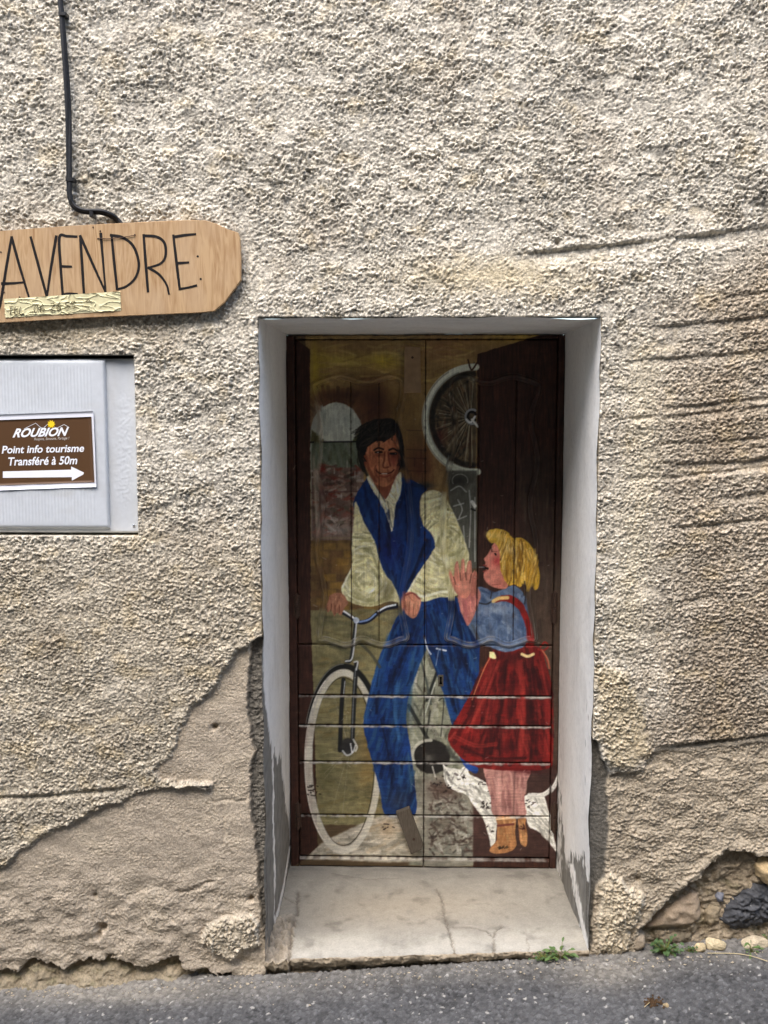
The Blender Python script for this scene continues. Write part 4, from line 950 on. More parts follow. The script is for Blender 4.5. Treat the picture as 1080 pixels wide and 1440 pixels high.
blot(650, 826, 9, 6, (228, 160, 138), .5)
FG = [(696, 762), (690, 772), (686, 780), (681, 786), (683, 791), (682, 796), (684, 800), (681, 806), (681, 814), (687, 822), (697, 827), (712, 828), (716, 815), (712, 790), (706, 766)]
fill(FG, (216, 134, 116), .7, jag=.5); blot(700, 789, 7, 7, (206, 60, 62), .7); blot(690, 815, 7, 6, (226, 150, 130), .5); blot(704, 820, 8, 5, (186, 104, 90), .5); blot(688, 783, 4, 4, (226, 150, 134), .5)
stroke([(681, 798.5), (686, 800)], 3.2, (46, 22, 24)); stroke([(680, 795), (684, 796)], 1.6, (178, 64, 60), .9); stroke([(680, 804), (684, 803)], 1.6, (178, 70, 64), .9); stroke([(674, 798), (681, 798)], 1.2, (160, 176, 186), .8); stroke([(696.5, 779), (697.5, 780.5)], 2.4, (30, 22, 24)); stroke([(693, 776), (699, 776)], 1, (130, 70, 56), .7); stroke([(692, 823), (704, 822)], 1.1, (150, 76, 64), .6)
HAG = [(684, 754), (687, 747), (694, 744), (706, 745), (714, 749), (722, 757), (733, 757), (744, 764), (752, 776), (757, 794), (759, 812), (757, 826), (752, 830), (748, 824), (742, 828), (738, 820), (732, 826), (724, 822), (716, 824), (708, 812), (703, 796), (704, 782), (700, 768), (696, 764), (690, 764)]
fill(HAG, (206, 164, 56), .8); brush(HAG, [(228, 192, 90), (170, 120, 34), (238, 214, 140), (204, 156, 48), (134, 90, 32)], 320, 18, 1.7, lambda c: 95 if c[1] > 785 else 120 - (c[0] - 690) * .9, 26, .6)
blot(718, 774, 8, 7, (232, 214, 164), .5); blot(700, 754, 10, 5, (222, 194, 120), .5); blot(713, 805, 5, 14, (156, 104, 30), .5); blot(688, 752, 4, 5, (236, 216, 150), .6)
stroke([(738, 818), (740, 834), (738, 850)], 1.6, (56, 44, 36), .8); stroke([(735, 822), (737, 838)], 1.4, (70, 52, 38), .7); stroke([(684, 760), (690, 768), (692, 776)], 2, (60, 40, 34), .6)
# weathering of the paint: grain, scratches, bare spots
canvas *= (1 + .05 * NA + .05 * NB)[..., None]
lowp = sstep(900, 980, GV)
canvas *= (1 + (.14 * NGh * lowp + .10 * NGv * (1 - lowp)))[..., None]
worn = sstep(.50, .62, fbm(GU / 10, GV / 3.2, 521, 4)) * sstep(1060, 1180, GV) * .75
canvas = canvas * (1 - worn[..., None]) + np.array((88, 66, 54.)) * worn[..., None]
for k in range(90):
    q = np.array([410 + rng.rand() * 370, 560 + rng.rand() * 640]); a = rng.randn() * .6
    stroke([q, q + (1.5 + 5 * rng.rand() ** 3) * np.array([math.cos(a), math.sin(a)])], .8, (206, 200, 188), .5)
canvas = np.clip(canvas, 4, 245)
CANV = lin(canvas); CANV = 1.55 * CANV * (np.maximum(CANV @ np.array([.3, .55, .15]), 1e-4) ** .42)[..., None]
def paint_at(u, v):
    a = np.clip((u - PX0) * PS, 0, CW - 1.001); b = np.clip((v - PY0) * PS, 0, CH - 1.001)
    i = a.astype(int); j = b.astype(int); f = (a - i)[..., None]; g = (b - j)[..., None]
    i1 = np.minimum(i + 1, CW - 1); j1 = np.minimum(j + 1, CH - 1)
    return (CANV[j, i] * (1 - f) + CANV[j, i1] * f) * (1 - g) + (CANV[j1, i] * (1 - f) + CANV[j1, i1] * f) * g

# ------------------------------------------------------------------ the door itself
m_paint = attr_mat('painted_wood', rough=0.62, spec=0.35, var=0.14, scale=220, bump=0.35, bscale=300)
m_dark = plain('dark_stained_wood', (58, 38, 30), 0.6, 0.3, 0.2, 30, 0.4, 120, stretch=(8, 8, 1))
m_iron = plain('rusty_iron', (74, 56, 46), 0.7, 0.4, 0.3, 150, 0.4, 300, metal=0.3)
m_grey = plain('weathered_grey_wood', (92, 84, 74), 0.85, 0.2, 0.25, 30, 0.6, 120, stretch=(10, 10, 1.5))
def DX(px, row=850): return W(px, row, YD)[0]
def DZ(row): return W(597, row, YD)[1]
painted_door = empty('painted_door')
tag(painted_door, 'wooden double door painted with a cyclist and a girl, deep in the doorway', 'door', kind='thing')

def piece(name, parent, x0, x1, z0, z1, yf, bev=0.003, mask=None, grain='h', thick=0.012, wear=0.0, step=0.0025):
    nx = max(6, int((x1 - x0) / step)); nz = max(6, int((z1 - z0) / step))
    X, Z = np.meshgrid(np.linspace(x0, x1, nx), np.linspace(z0, z1, nz))
    e = np.minimum(np.minimum(X - x0, x1 - X), np.minimum(Z - z0, z1 - Z))
    g = fbm(X / .05, Z / .005, 601, 3) if grain == 'h' else fbm(X / .005, Z / .06, 602, 3)
    Y = yf + bev * (1 - np.sqrt(np.clip(1 - (1 - np.clip(e / bev, 0, 1)) ** 2, 0, 1))) - .0005 * g + .0012 * fbm(X / .3, Z / .3, 605, 2)
    u, v = PX(X, np.full_like(X, YD), Z)
    C = paint_at(u, v)
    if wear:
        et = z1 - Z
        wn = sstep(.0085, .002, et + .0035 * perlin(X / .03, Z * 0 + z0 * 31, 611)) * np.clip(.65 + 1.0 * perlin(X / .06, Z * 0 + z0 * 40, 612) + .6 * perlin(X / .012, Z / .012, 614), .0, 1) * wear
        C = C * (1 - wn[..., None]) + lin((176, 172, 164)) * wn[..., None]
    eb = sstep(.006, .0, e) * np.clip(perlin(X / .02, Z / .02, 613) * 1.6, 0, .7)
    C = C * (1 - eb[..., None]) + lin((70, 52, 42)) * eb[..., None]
    if mask is None:
        pad = lambda A: np.pad(A, 1, mode='edge')
        X, Z, Y2 = pad(X), pad(Z), pad(Y); C = np.pad(C, ((1, 1), (1, 1), (0, 0)), mode='edge')
        Y2[0, :] = Y2[-1, :] = yf + thick; Y2[:, 0] = Y2[:, -1] = yf + thick
        return mesh_obj(name, np.stack([X, Y2, Z], -1), grid_faces(*X.shape), m_paint, parent, col=C)
    sd = poly_sd(u, v, mask)
    keep = (sd > 0)[:-1, :-1] | (sd > 0)[1:, 1:]
    f = grid_faces(*X.shape, keep); used = np.unique(f); rm = -np.ones(X.size, int); rm[used] = np.arange(len(used))
    return mesh_obj(name, np.stack([X, Y, Z], -1).reshape(-1, 3)[used], rm[f], m_paint, parent, col=C.reshape(-1, 3)[used])

MOULD = [(441, 541), (452, 536), (468, 531), (480, 529), (494, 532), (508, 537), (522, 537), (534, 533), (546, 529), (556, 530), (565, 536),
         (567, 548), (566, 562), (562, 580), (560, 602), (562, 626), (568, 655), (574, 690), (577, 730), (576, 770), (571, 800), (566, 830), (565, 860), (569, 884), (571, 897),
         (562, 900), (548, 906), (534, 907), (522, 903), (512, 899), (503, 900), (495, 905), (483, 907), (470, 903), (458, 899), (449, 899),
         (449, 888), (452, 866), (456, 840), (452, 812), (446, 785), (446, 755), (452, 725), (453, 700), (446, 670), (443, 645), (447, 620), (452, 598), (450, 575), (444, 556)]
def moulding(pts, parent, closed=True):
    p = smooth(np.vstack([pts, pts[:1]]), 4)[:-1]
    Q = np.array([W(a, b, YD) for a, b in p]); n = len(Q)
    T = np.roll(Q, -1, 0) - np.roll(Q, 1, 0); T /= np.linalg.norm(T, axis=1, keepdims=True)
    N = np.stack([-T[:, 1], T[:, 0]], -1)
    c = Q.mean(0); sgn = np.sign(np.sum(N * (Q - c), 1).mean()); N *= sgn
    prof = [(-.0125, -.007), (-.0120, .001), (-.0095, .0035), (-.0070, .0018), (-.0045, .0022), (-.0015, .0065), (.0030, .0078), (.0065, .0062), (.0082, .0030), (.0105, .0034), (.0122, .0005)]
    V_ = []; C_ = []
    for k, (w, h) in enumerate(prof):
        P2 = Q + N * w
        V_.append(np.stack([P2[:, 0], np.full(n, YD - h), P2[:, 1]], -1))
        u, v = PX(P2[:, 0], np.full(n, YD), P2[:, 1]); cl = paint_at(u, v)
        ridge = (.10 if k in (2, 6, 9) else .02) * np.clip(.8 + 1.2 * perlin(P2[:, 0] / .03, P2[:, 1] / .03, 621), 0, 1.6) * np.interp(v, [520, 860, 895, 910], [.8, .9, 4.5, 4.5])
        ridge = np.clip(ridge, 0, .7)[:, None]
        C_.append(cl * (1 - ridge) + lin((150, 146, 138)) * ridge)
    V_ = np.array(V_); K = len(prof); i = np.arange(K * n).reshape(K, n)
    j = np.roll(i, -1, 1)
    f = np.stack([i[:-1], j[:-1], j[1:], i[1:]], -1).reshape(-1, 4)
    return mesh_obj('moulding', V_.reshape(-1, 3), f, m_paint, parent, col=np.array(C_).reshape(-1, 3))

ROWS = [907, 978.5, 1020.5, 1072, 1147, 1205.5]
for side in (0, 1):
    x0, x1 = ((DX(418.5), DX(597) - .0012) if side == 0 else (DX(597) + .0012, DX(778)))
    b = MB(); b.prism([(x0 + .002, DZ(1217)), (x1 - .002, DZ(1217)), (x1 - .002, DZ(478)), (x0 + .002, DZ(478))], YD + .014, YD + .04)
    leaf = b.build('door_leaf', m_dark, painted_door)
    mp = MOULD if side == 0 else [(1200 - a, b_) for a, b_ in MOULD]
    piece('panel_frame', leaf, x0, x1, DZ(906), DZ(478), YD, mask=mp, grain='v', thick=.014)
    cuts = (DX(438), DX(494), DX(533), DX(581)) if side == 0 else (DX(619), DX(671), DX(722.5), DX(760))
    for a, c in zip(cuts[:-1], cuts[1:]):
        piece('panel_board', leaf, a + .0012, c - .0012, DZ(909.5), DZ(524), YD + .0065, .0022, grain='v', thick=.006)
    moulding(mp, leaf)
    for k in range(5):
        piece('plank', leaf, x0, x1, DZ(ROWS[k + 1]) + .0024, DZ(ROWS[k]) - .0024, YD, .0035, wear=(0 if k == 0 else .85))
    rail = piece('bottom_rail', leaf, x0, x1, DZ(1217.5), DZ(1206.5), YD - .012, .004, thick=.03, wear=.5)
    if side == 0:
        b = MB(); b.prism([W(a, c, YD) for a, c in ((569, 487), (591, 488), (592, 552), (568, 553))], YD - .014, YD + .004, .002)
        o = b.build('turn_button', plain('painted_pale_batten', (160, 132, 100), .7, .3, .2, 40, .4, 160), leaf); tag(o, 'small pale painted batten near the top of the door')
        b = MB(); b.prism([W(a, c, YD) for a, c in ((557, 1140), (575.5, 1133), (595, 1185), (592, 1192), (578, 1198))], YD - .022, YD + .002, .002)
        o = b.build('turn_button', m_grey, leaf); tag(o, 'tilted bare grey batten screwed near the foot of the door')
        b = MB(); q = W3(582, 1180, YD - .0232); b.prism([(q[0] + .005 * math.cos(t), q[2] + .005 * math.sin(t)) for t in np.linspace(0, 6.28, 11)[:-1]], YD - .0245, YD - .020); b.build('screw', m_iron, leaf)
        b = MB(); q = W3(580, 503, YD); b.prism([(q[0] + .0045 * math.cos(t), q[2] + .0045 * math.sin(t)) for t in np.linspace(0, 6.28, 11)[:-1]], YD - .0165, YD - .010); b.build('screw', m_iron, leaf)
    else:
        b = MB(); b.prism([W(a, c, YD) for a, c in ((616, 949), (623.5, 949), (623.5, 965), (616, 965))], YD - .0025, YD + .004, .001); b.build('keyhole_plate', plain('keyhole_metal', (92, 86, 72), .6, .4, .2, 100, .3, 300, metal=.3), leaf)
        b = MB(); b.prism([W(a, c, YD) for a, c in ((618, 951.5), (621.5, 951.5), (621, 957), (622, 962), (617.5, 962), (618.6, 957))], YD - .0032, YD - .0005); b.build('keyhole', plain('keyhole_black', (14, 12, 12), .9, .1), leaf)
# fixed frame, painted over with the picture's margins
FL, FR_ = XL + .0045, XR - .0045
piece('frame_post', painted_door, FL, DX(417.5), DZ(1219), ZT - .008, YD - .010, .003, grain='v', thick=.05)
piece('frame_post', painted_door, DX(779), FR_, DZ(1219), ZT - .008, YD - .010, .003, grain='v', thick=.05)
piece('frame_head', painted_door, DX(417.5) + .001, DX(779) - .001, DZ(476.5), ZT - .008, YD - .008, .0025, thick=.05)
m_ground = plain('doorstop_dark', (40, 30, 26), .8, .2)
b = MB(); b.prism([(FL, DZ(1222)), (FR_, DZ(1222)), (FR_, ZT), (FL, ZT)], YD + .045, YD + .06); b.build('door_back', m_ground, painted_door)
for cx_, r0, r1 in ((418, 836, 868), (779, 831, 874), (419.5, 1129, 1165), (778.5, 1126, 1166)):
    b = MB(); xx = DX(cx_, (r0 + r1) / 2); za, zb = DZ(r0), DZ(r1); zm = (za + zb) / 2
    for q0, q1 in ((zb, zm - .0015), (zm + .0015, za)):
        b.tube([(xx, YD - .016, q0), (xx, YD - .016, q1)], .0068, 10)
    for sgn in (-1, 1): b.tube([(xx, YD - .016, (za if sgn > 0 else zb)), (xx, YD - .016, (za if sgn > 0 else zb) + sgn * .006)], [.005, .002], 8)
    b.prism([(xx - .012, zb + .004), (xx + .012, zb + .004), (xx + .012, za - .004), (xx - .012, za - .004)], YD - .0125, YD - .008)
    b.build('hinge', m_iron, painted_door, smooth_=False)

# ------------------------------------------------------------------ meter box sunk in the wall
m_box = attr_mat('grey_white_plastic', rough=0.55, spec=0.4, var=0.05, scale=60, bump=0.1, bscale=300)
meter_box = empty('meter_box', )
tag(meter_box, 'pale grey plastic meter box sunk in the plaster left of the doorway', 'meter box')
def bx(name, u0, u1, v0, v1, yf, ribs=False, rim=.010, blobs=False):
    x0, x1 = u0, u1; z0, z1 = v1, v0
    nx = int((x1 - x0) / .0021); nz = int((z1 - z0) / .006) if not blobs else int((z1 - z0) / .0035)
    X, Z = np.meshgrid(np.linspace(x0, x1, nx), np.linspace(z0, z1, nz))
    e = np.minimum(np.minimum(X - x0, x1 - X), np.minimum(Z - z0, z1 - Z))
    Y = yf + rim * (1 - np.sqrt(np.clip(1 - (1 - np.clip(e / rim, 0, 1)) ** 2, 0, 1)))
    st = fbm(X / .2, Z / .15, 701, 4)
    if ribs:
        r = (np.abs(((X / .0098) % 1) - .5) * 2)
        Y -= .0007 * sstep(.35, .8, r) * sstep(.03, .045, x1 - X) * sstep(.012, .02, e)
    C = lin((196, 201, 206)) * (1 + .07 * st)[..., None]
    if blobs:
        u, v = PX(X, Y * 0, Z)
        gl = sstep(.15, .4, np.abs(fbm(X / .02, Z / .012, 711, 3)) + .1) * np.exp(-((u - 172) / 14) ** 2) * sstep(530, 575, v) * (1 - sstep(690, 735, v))
        Y -= .0008 * gl
        dirt = np.exp(-((u - 155) / 10) ** 2) * np.clip(.5 + fbm(X / .04, Z / .1, 715, 3), 0, 1) * .5
        C = C * (1 - .35 * dirt[..., None]) + lin((150, 140, 120)) * .35 * dirt[..., None]
    else:
        u, v = PX(X, Y * 0, Z)
        dirt = sstep(.1, .6, fbm(X / .12, Z / .05, 717, 4)) * (.25 + .6 * np.exp(-((u - 120) / 30) ** 2 - ((v - 695) / 14) ** 2))
        C = C * (1 - .4 * dirt[..., None]) + lin((158, 150, 132)) * .4 * dirt[..., None]
    pad = lambda A: np.pad(A, 1, mode='edge')
    X, Z, Y = pad(X), pad(Z), pad(Y); C = np.pad(C, ((1, 1), (1, 1), (0, 0)), mode='edge')
    Y[0, :] = Y[-1, :] = yf + .05; Y[:, 0] = Y[:, -1] = yf + .05
    return mesh_obj(name, np.stack([X, Y, Z], -1), grid_faces(*X.shape), m_box, meter_box, col=C)
bx('box_frame', BOX_L + .006, BOX_R - .003, BOX_T - .010, BOX_B + .008, 0.020, blobs=True, rim=.006)
bx('box_cover', BOX_L + .010, W(149, 620)[0], W(80, 505)[1], W(80, 744)[1], 0.006, ribs=True, rim=.009)
b = MB(); q = W3(188, 739, .018); b.prism([(q[0] + .004 * math.cos(t), q[2] + .004 * math.sin(t)) for t in np.linspace(0, 6.28, 13)[:-1]], .0165, .022, .001); b.build('screw', plain('bright_screw', (196, 200, 206), .3, .5, .1, metal=.8), meter_box)
b = MB(); b.prism([(BOX_L, BOX_B - .002), (BOX_R - .001, BOX_B - .002), (BOX_R - .001, BOX_T + .002), (BOX_L, BOX_T + .002)], .072, .086); b.build('box_back', plain('niche_back', (60, 58, 54), .9, .1), meter_box)

# ------------------------------------------------------------------ tourist-office notice on the box
YP = 0.0025
m_paper = plain('paper', (226, 228, 236), .6, .3, .03, 20)
m_brown = plain('brown_print', (84, 58, 34), .5, .35, .08, 300, stretch=(1, 1, 30))
m_white = plain('white_print', (236, 238, 244), .55, .3, .02, 20)
m_yel = plain('yellow_print', (244, 206, 40), .5, .3, .04, 20)
notice = empty('notice'); tag(notice, 'brown printed paper notice with a white arrow, stuck on the meter box', 'notice')
def sheet(name, quad, y, mat, th, curl=0.0):
    tl, tr, br, bl = [np.array(q, float) for q in quad]
    n = 24; V_ = []
    for j in range(n + 1):
        for i in range(n + 1):
            s, t = i / n, j / n
            p = (tl * (1 - s) + tr * s) * (1 - t) + (bl * (1 - s) + br * s) * t
            c = curl * (max(0, s - .8) * 5) ** 2 * (.3 + .7 * t) + .4 * curl * max(0, t - .85) * 6 * math.sin(s * 9) ** 2 
            x, z = W(p[0], p[1], y)
            V_.append((x, y - c, z))
    f = grid_faces(n + 1, n + 1)
    N = len(V_); back = [(a, b_ + th, c) for a, b_, c in V_]
    ring = [i for i in range(n + 1)] + [(j + 1) * (n + 1) - 1 for j in range(1, n + 1)] + [n * (n + 1) + i for i in range(n - 1, -1, -1)] + [j * (n + 1) for j in range(n - 1, 0, -1)]
    side = np.array([(a, b_, b_ + N, a + N) for a, b_ in zip(ring, ring[1:] + ring[:1])])
    return mesh_obj(name, V_ + back, np.concatenate([f, f[:, ::-1] + N, side]), mat, notice)
sheet('paper_sheet', ((-14, 583.5), (131.5, 578), (136, 684.5), (-14, 690)), YP, m_paper, .0008, .0035)
QB = ((-9, 591), (128.5, 586), (133, 678), (-9, 683))
sheet('brown_panel', QB, YP - .0009, m_brown, .0004, .0035)
YT = YP - .0018
def poly_flat(name, pts, mat, y=YT, th=.0006):
    b = MB(); b.prism([W(a, c, y) for a, c in pts], y, y + th); return b.build(name, mat, notice)
_dg = None
def text(name, body, quad, mat, parent, y, shear=0.0, bold=0.0, th=.0006, space=1.0):
    """lettering fitted between four measured corners (tl, tr, br, bl)"""
    cu = bpy.data.curves.new(name, 'FONT'); cu.body = body; cu.size = 1; cu.shear = shear; cu.offset = bold; cu.space_character = space; cu.resolution_u = 4
    ob = bpy.data.objects.new(name, cu); COL.objects.link(ob)
    bpy.context.view_layer.update()
    me = bpy.data.meshes.new_from_object(ob.evaluated_get(bpy.context.evaluated_depsgraph_get()))
    bpy.data.objects.remove(ob); bpy.data.curves.remove(cu)
    v = np.zeros(len(me.vertices) * 3, np.float32); me.vertices.foreach_get('co', v); v = v.reshape(-1, 3)
    f = [tuple(p.vertices) for p in me.polygons]; bpy.data.meshes.remove(me)
    lo = v.min(0); hi = v.max(0); s = (v[:, 0] - lo[0]) / (hi[0] - lo[0]); t = (hi[1] - v[:, 1]) / (hi[1] - lo[1])
    tl, tr, br, bl = [np.array(q, float) for q in quad]
    P_ = (tl * (1 - s)[:, None] + tr * s[:, None]) * (1 - t)[:, None] + (bl * (1 - s)[:, None] + br * s[:, None]) * t[:, None]
    V_ = [W3(a, c, y) for a, c in P_]
    return mesh_obj(name, V_, f, mat, parent, smooth_=False)
text('heading_text', 'ROUBION', ((20, 602.5), (97, 600.5), (95.5, 613), (17.5, 615.5)), m_white, notice, YT, .28, .035)
text('tagline_text', 'Respire, Savoure, Partage !', ((48, 615.5), (97.5, 614), (97, 619), (48, 620.5)), plain('pale_print', (206, 198, 190), .6, .3, .02), notice, YT, .2, .0)
text('notice_text', 'Point info tourisme', ((2.5, 627), (118.5, 624.5), (118, 635.5), (2.5, 638)), m_white, notice, YT, .15, .022)
text('notice_text', 'Transféré à 50m', ((11.5, 643), (109, 641), (108.5, 653), (11.5, 655)), m_white, notice, YT, .15, .022)
poly_flat('arrow', [(4, 663), (100, 660.5), (100, 656), (120, 665.5), (101, 676), (101, 671), (4, 672)], m_white)
b = MB()
for q in ([(34, 603), (50, 595), (57, 601), (60, 602)], [(62, 601), (67, 596.5)], [(80, 602), (90, 597), (97, 601)]): b.ribbon(q, .55, YT)
tag(b.build('mountain_outline', m_white, notice), None, kind='stuff')
sc_ = (72, 596.5); star = []
for k in range(20):
    r = 6.0 if k % 2 == 0 else 3.9; a = k * math.pi / 10; star.append((sc_[0] + r * math.cos(a), sc_[1] + r * math.sin(a)))
poly_flat('sun_emblem', star, m_yel, YT - .0002)

# ------------------------------------------------------------------ wooden sale sign
def wood_mat():
    m, nt, bs = new_mat('plywood')
    tc = nt.nodes.new('ShaderNodeTexCoord'); mp = nt.nodes.new('ShaderNodeMapping'); mp.inputs['Scale'].default_value = (60, 60, 7)
    nt.links.new(tc.outputs['Object'], mp.inputs[0])
    n1 = nt.nodes.new('ShaderNodeTexNoise'); n1.inputs['Scale'].default_value = 1.2; n1.inputs['Detail'].default_value = 7; n1.inputs['Distortion'].default_value = 1.5
    nt.links.new(mp.outputs[0], n1.inputs['Vector'])
    r1 = nt.nodes.new('ShaderNodeValToRGB'); e = r1.color_ramp.elements
    e[0].position = .28; e[0].color = (*lin((150, 116, 80)), 1); e[1].position = .62; e[1].color = (*lin((184, 154, 116)), 1)
    nt.links.new(n1.outputs[0], r1.inputs[0])
    mp2 = nt.nodes.new('ShaderNodeMapping'); mp2.inputs['Scale'].default_value = (9, 9, 5); nt.links.new(tc.outputs['Object'], mp2.inputs[0])
    n2 = nt.nodes.new('ShaderNodeTexNoise'); n2.inputs['Scale'].default_value = 1.5; n2.inputs['Detail'].default_value = 4; nt.links.new(mp2.outputs[0], n2.inputs['Vector'])
    r2 = nt.nodes.new('ShaderNodeMapRange'); r2.inputs['From Min'].default_value = .42; r2.inputs['From Max'].default_value = .7; r2.inputs['To Min'].default_value = .0; r2.inputs['To Max'].default_value = .55
    nt.links.new(n2.outputs[0], r2.inputs['Value'])
    mx = nt.nodes.new('ShaderNodeMix'); mx.data_type = 'RGBA'; nt.links.new(r2.outputs[0], mx.inputs['Factor']); nt.links.new(r1.outputs[0], mx.inputs['A']); mx.inputs['B'].default_value = (*lin((186, 160, 128)), 1)
    nt.links.new(mx.outputs['Result'], bs.inputs['Base Color']); bs.inputs['Roughness'].default_value = .7; bs.inputs['Specular IOR Level'].default_value = .25
    bp = nt.nodes.new('ShaderNodeBump'); bp.inputs['Strength'].default_value = .25; bp.inputs['Distance'].default_value = .001; nt.links.new(n1.outputs[0], bp.inputs['Height']); nt.links.new(bp.outputs[0], bs.inputs['Normal'])
    return m
YS = -0.032
def Zm(a, c): return (a / 3.0857, c / 3.0857 + 300)
board = [(-160, 92), (0, 76), (300, 54), (640, 36), (830, 28), (890, 30), (940, 45), (985, 68), (1034, 84), (1041, 110), (1046, 200), (1045, 290), (1012, 335), (975, 385), (930, 424), (860, 431), (400, 451), (0, 474), (-160, 482)]
sale_sign = empty('sale_sign'); tag(sale_sign, 'plywood board with hand-lettered A VENDRE, nailed above the meter box', 'sign')
b = MB(); b.prism([W(*Zm(*q), YS) for q in board], YS, YS + .015, .0015); b.build('board', wood_mat(), sale_sign)
m_ink = plain('black_marker', (22, 18, 18), .5, .3, .2, 100)
letters = {'A': [[(-6, 420), (5, 372), (28, 230), (50, 103)], [(50, 103), (85, 230), (125, 363)], [(8, 305), (55, 303), (103, 299)]],
           'V': [[(133, 103), (165, 220), (202, 358)], [(244, 99), (222, 230), (204, 356)]],
           'E': [[(333, 101), (290, 99), (258, 103), (262, 220), (272, 354)], [(272, 353), (300, 349), (335, 350)], [(265, 230), (310, 231)]],
           'N': [[(348, 98), (356, 220), (364, 348)], [(348, 98), (400, 215), (457, 340)], [(437, 88), (447, 210), (458, 340)]],
           'D': [[(484, 95), (495, 210), (508, 330)], [(480, 95), (530, 104), (578, 142), (602, 215), (590, 275), (552, 314), (508, 330)]],
           'R': [[(623, 93), (632, 215), (642, 340)], [(623, 97), (680, 102), (714, 130), (718, 185), (696, 218), (644, 236)], [(644, 236), (690, 265), (722, 308), (733, 350)]],
           'E2': [[(752, 95), (766, 215), (780, 330)], [(752, 103), (800, 95), (848, 90)], [(772, 216), (818, 213)], [(778, 328), (815, 322), (852, 313)]]}
for k, strokes_ in letters.items():
    b = MB()
    for i, s_ in enumerate(strokes_):
        q = smooth([Zm(*p) for p in s_], 6); b.ribbon(q, 3.3 + .6 * np.sin(np.linspace(0, 3, len(q)) + i), YS - .0006 - .00012 * i, .0012)
    b.build('letter', m_ink, sale_sign)
for q in ((858, 187), (871, 285)):
    a = Zm(*q); b = MB(); b.prism([W(a[0] + 1.6 * math.cos(t), a[1] + 1.6 * math.sin(t), YS) for t in np.linspace(0, 6.28, 11)[:-1]], YS - .0006, YS + .0006); b.build('colon_dot', m_ink, sale_sign)
for q in ((4, 168), (18, 342), (85, 364), (435, 77), (585, 93), (425, 110), (404, 60)):
    a = Zm(*q); b = MB(); b.prism([W(a[0] + 1.1 * math.cos(t), a[1] + 1.1 * math.sin(t), YS) for t in np.linspace(0, 6.28, 9)[:-1]], YS - .0022, YS + .002, .0006); b.build('nail', m_iron, sale_sign)
b = MB(); b.tube([W3(*Zm(*q), YS - .003) for q in smooth([(425, 108), (470, 110), (530, 104), (585, 95)], 5)], .0011, 6); b.build('wire', m_iron, sale_sign)
# strip of masking tape with a phone number
tq = [np.array(Zm(*q)) for q in ((18, 372), (522, 339), (526, 422), (24, 453))]
nx, nz = 210, 46; s_, t_ = np.meshgrid(np.linspace(0, 1, nx), np.linspace(0, 1, nz))
TP = ((tq[0] * (1 - s_)[..., None] + tq[1] * s_[..., None]) * (1 - t_)[..., None] + (tq[3] * (1 - s_)[..., None] + tq[2] * s_[..., None]) * t_[..., None])
TX = np.zeros_like(s_); TZ = np.zeros_like(s_)
dd = np.stack([(TP[..., 0] - 540) / FPX, (720 - TP[..., 1]) / FPX, -np.ones_like(s_)], -1) @ ROT.T; tt = (DIST + YS) / dd[..., 1]
TX = dd[..., 0] * tt; TZ = CAM_H + dd[..., 2] * tt
wr = 1 - np.abs(perlin(TX / .050 + .9 * perlin(TX / .03, TZ / .02, 731), TZ / .017, 732)) * 4.5
tape_y = YS - .0014 - .0030 * np.clip(wr, 0, 1) ** 2 - .0012 * fbm(TX / .03, TZ / .03, 733, 2)
mesh_obj('tape', np.stack([TX, tape_y, TZ], -1), grid_faces(nz, nx), plain('masking_tape', (214, 207, 166), .65, .3, .06, 40), sale_sign)
b = MB()
for q in ([(40, 405), (58, 404)], [(47, 405), (44, 440)], [(64, 406), (62, 438), (80, 436)], [(64, 420), (76, 420)], [(64, 406), (80, 406)], [(88, 406), (84, 436), (102, 434)],
          [(158, 398), (148, 410), (150, 428), (162, 424), (164, 404), (158, 398)], [(186, 394), (174, 410), (176, 428), (190, 424), (190, 412), (176, 414)],
          [(220, 392), (232, 390), (234, 400), (218, 424), (238, 420)], [(258, 386), (246, 404), (250, 420), (262, 414), (260, 404), (248, 408)],
          [(302, 384), (286, 386), (286, 398), (300, 400), (298, 414), (284, 416)], [(326, 382), (312, 384), (310, 396), (324, 398), (322, 412), (306, 414)],
          [(356, 404), (372, 402), (386, 410)], [(372, 382), (384, 376), (398, 386)]):
    b.ribbon(smooth([Zm(*p) for p in q], 4), .75, YS - .0052, .0012)
tag(b.build('tape_writing', plain('faded_pen', (88, 76, 52), .7, .2, .15, 100), sale_sign), None, kind='stuff')

# ------------------------------------------------------------------ cables
m_cable = plain('black_cable', (24, 25, 28), .5, .4, .15, 60, .15, 200)
cable_run = empty('cable_run'); tag(cable_run, 'pair of black cables clipped down the plaster to the sale sign', 'cable')
cp = smooth([(76, -420), (80, -200), (84, -20), (87, 20), (90, 60), (93, 100), (96, 150), (97, 200), (97.5, 250), (98.5, 277), (105, 291), (119, 297), (142, 298), (158, 304), (168, 313), (176, 326)], 8)
for k, ph in ((0, 0), (1, math.pi)):
    b = MB(); P_ = []
    for i, (a, c) in enumerate(cp):
        tw = math.sin(c / 60.0 + ph) if c < 285 else math.sin(285 / 60.0 + ph) * (1 - .2 * k)
        off = 2.0 * (1 if k else -1) * (.55 + .45 * abs(math.sin(c / 95.0))) if c < 285 else 2.0 * (1 if k else -1)
        yv = -.026 - .004 * tw + .018 * min(1, max(0, (c - 298) / 12))
        nx_ = (1, 0) if c < 280 else (.35, -.9)
        P_.append(W3(a + off * nx_[0] * .8, c + off * nx_[1] * .8, yv))
    b.tube(P_, 0.0056 if k else .0060, 8); b.build('cable', m_cable, cable_run, smooth_=True)
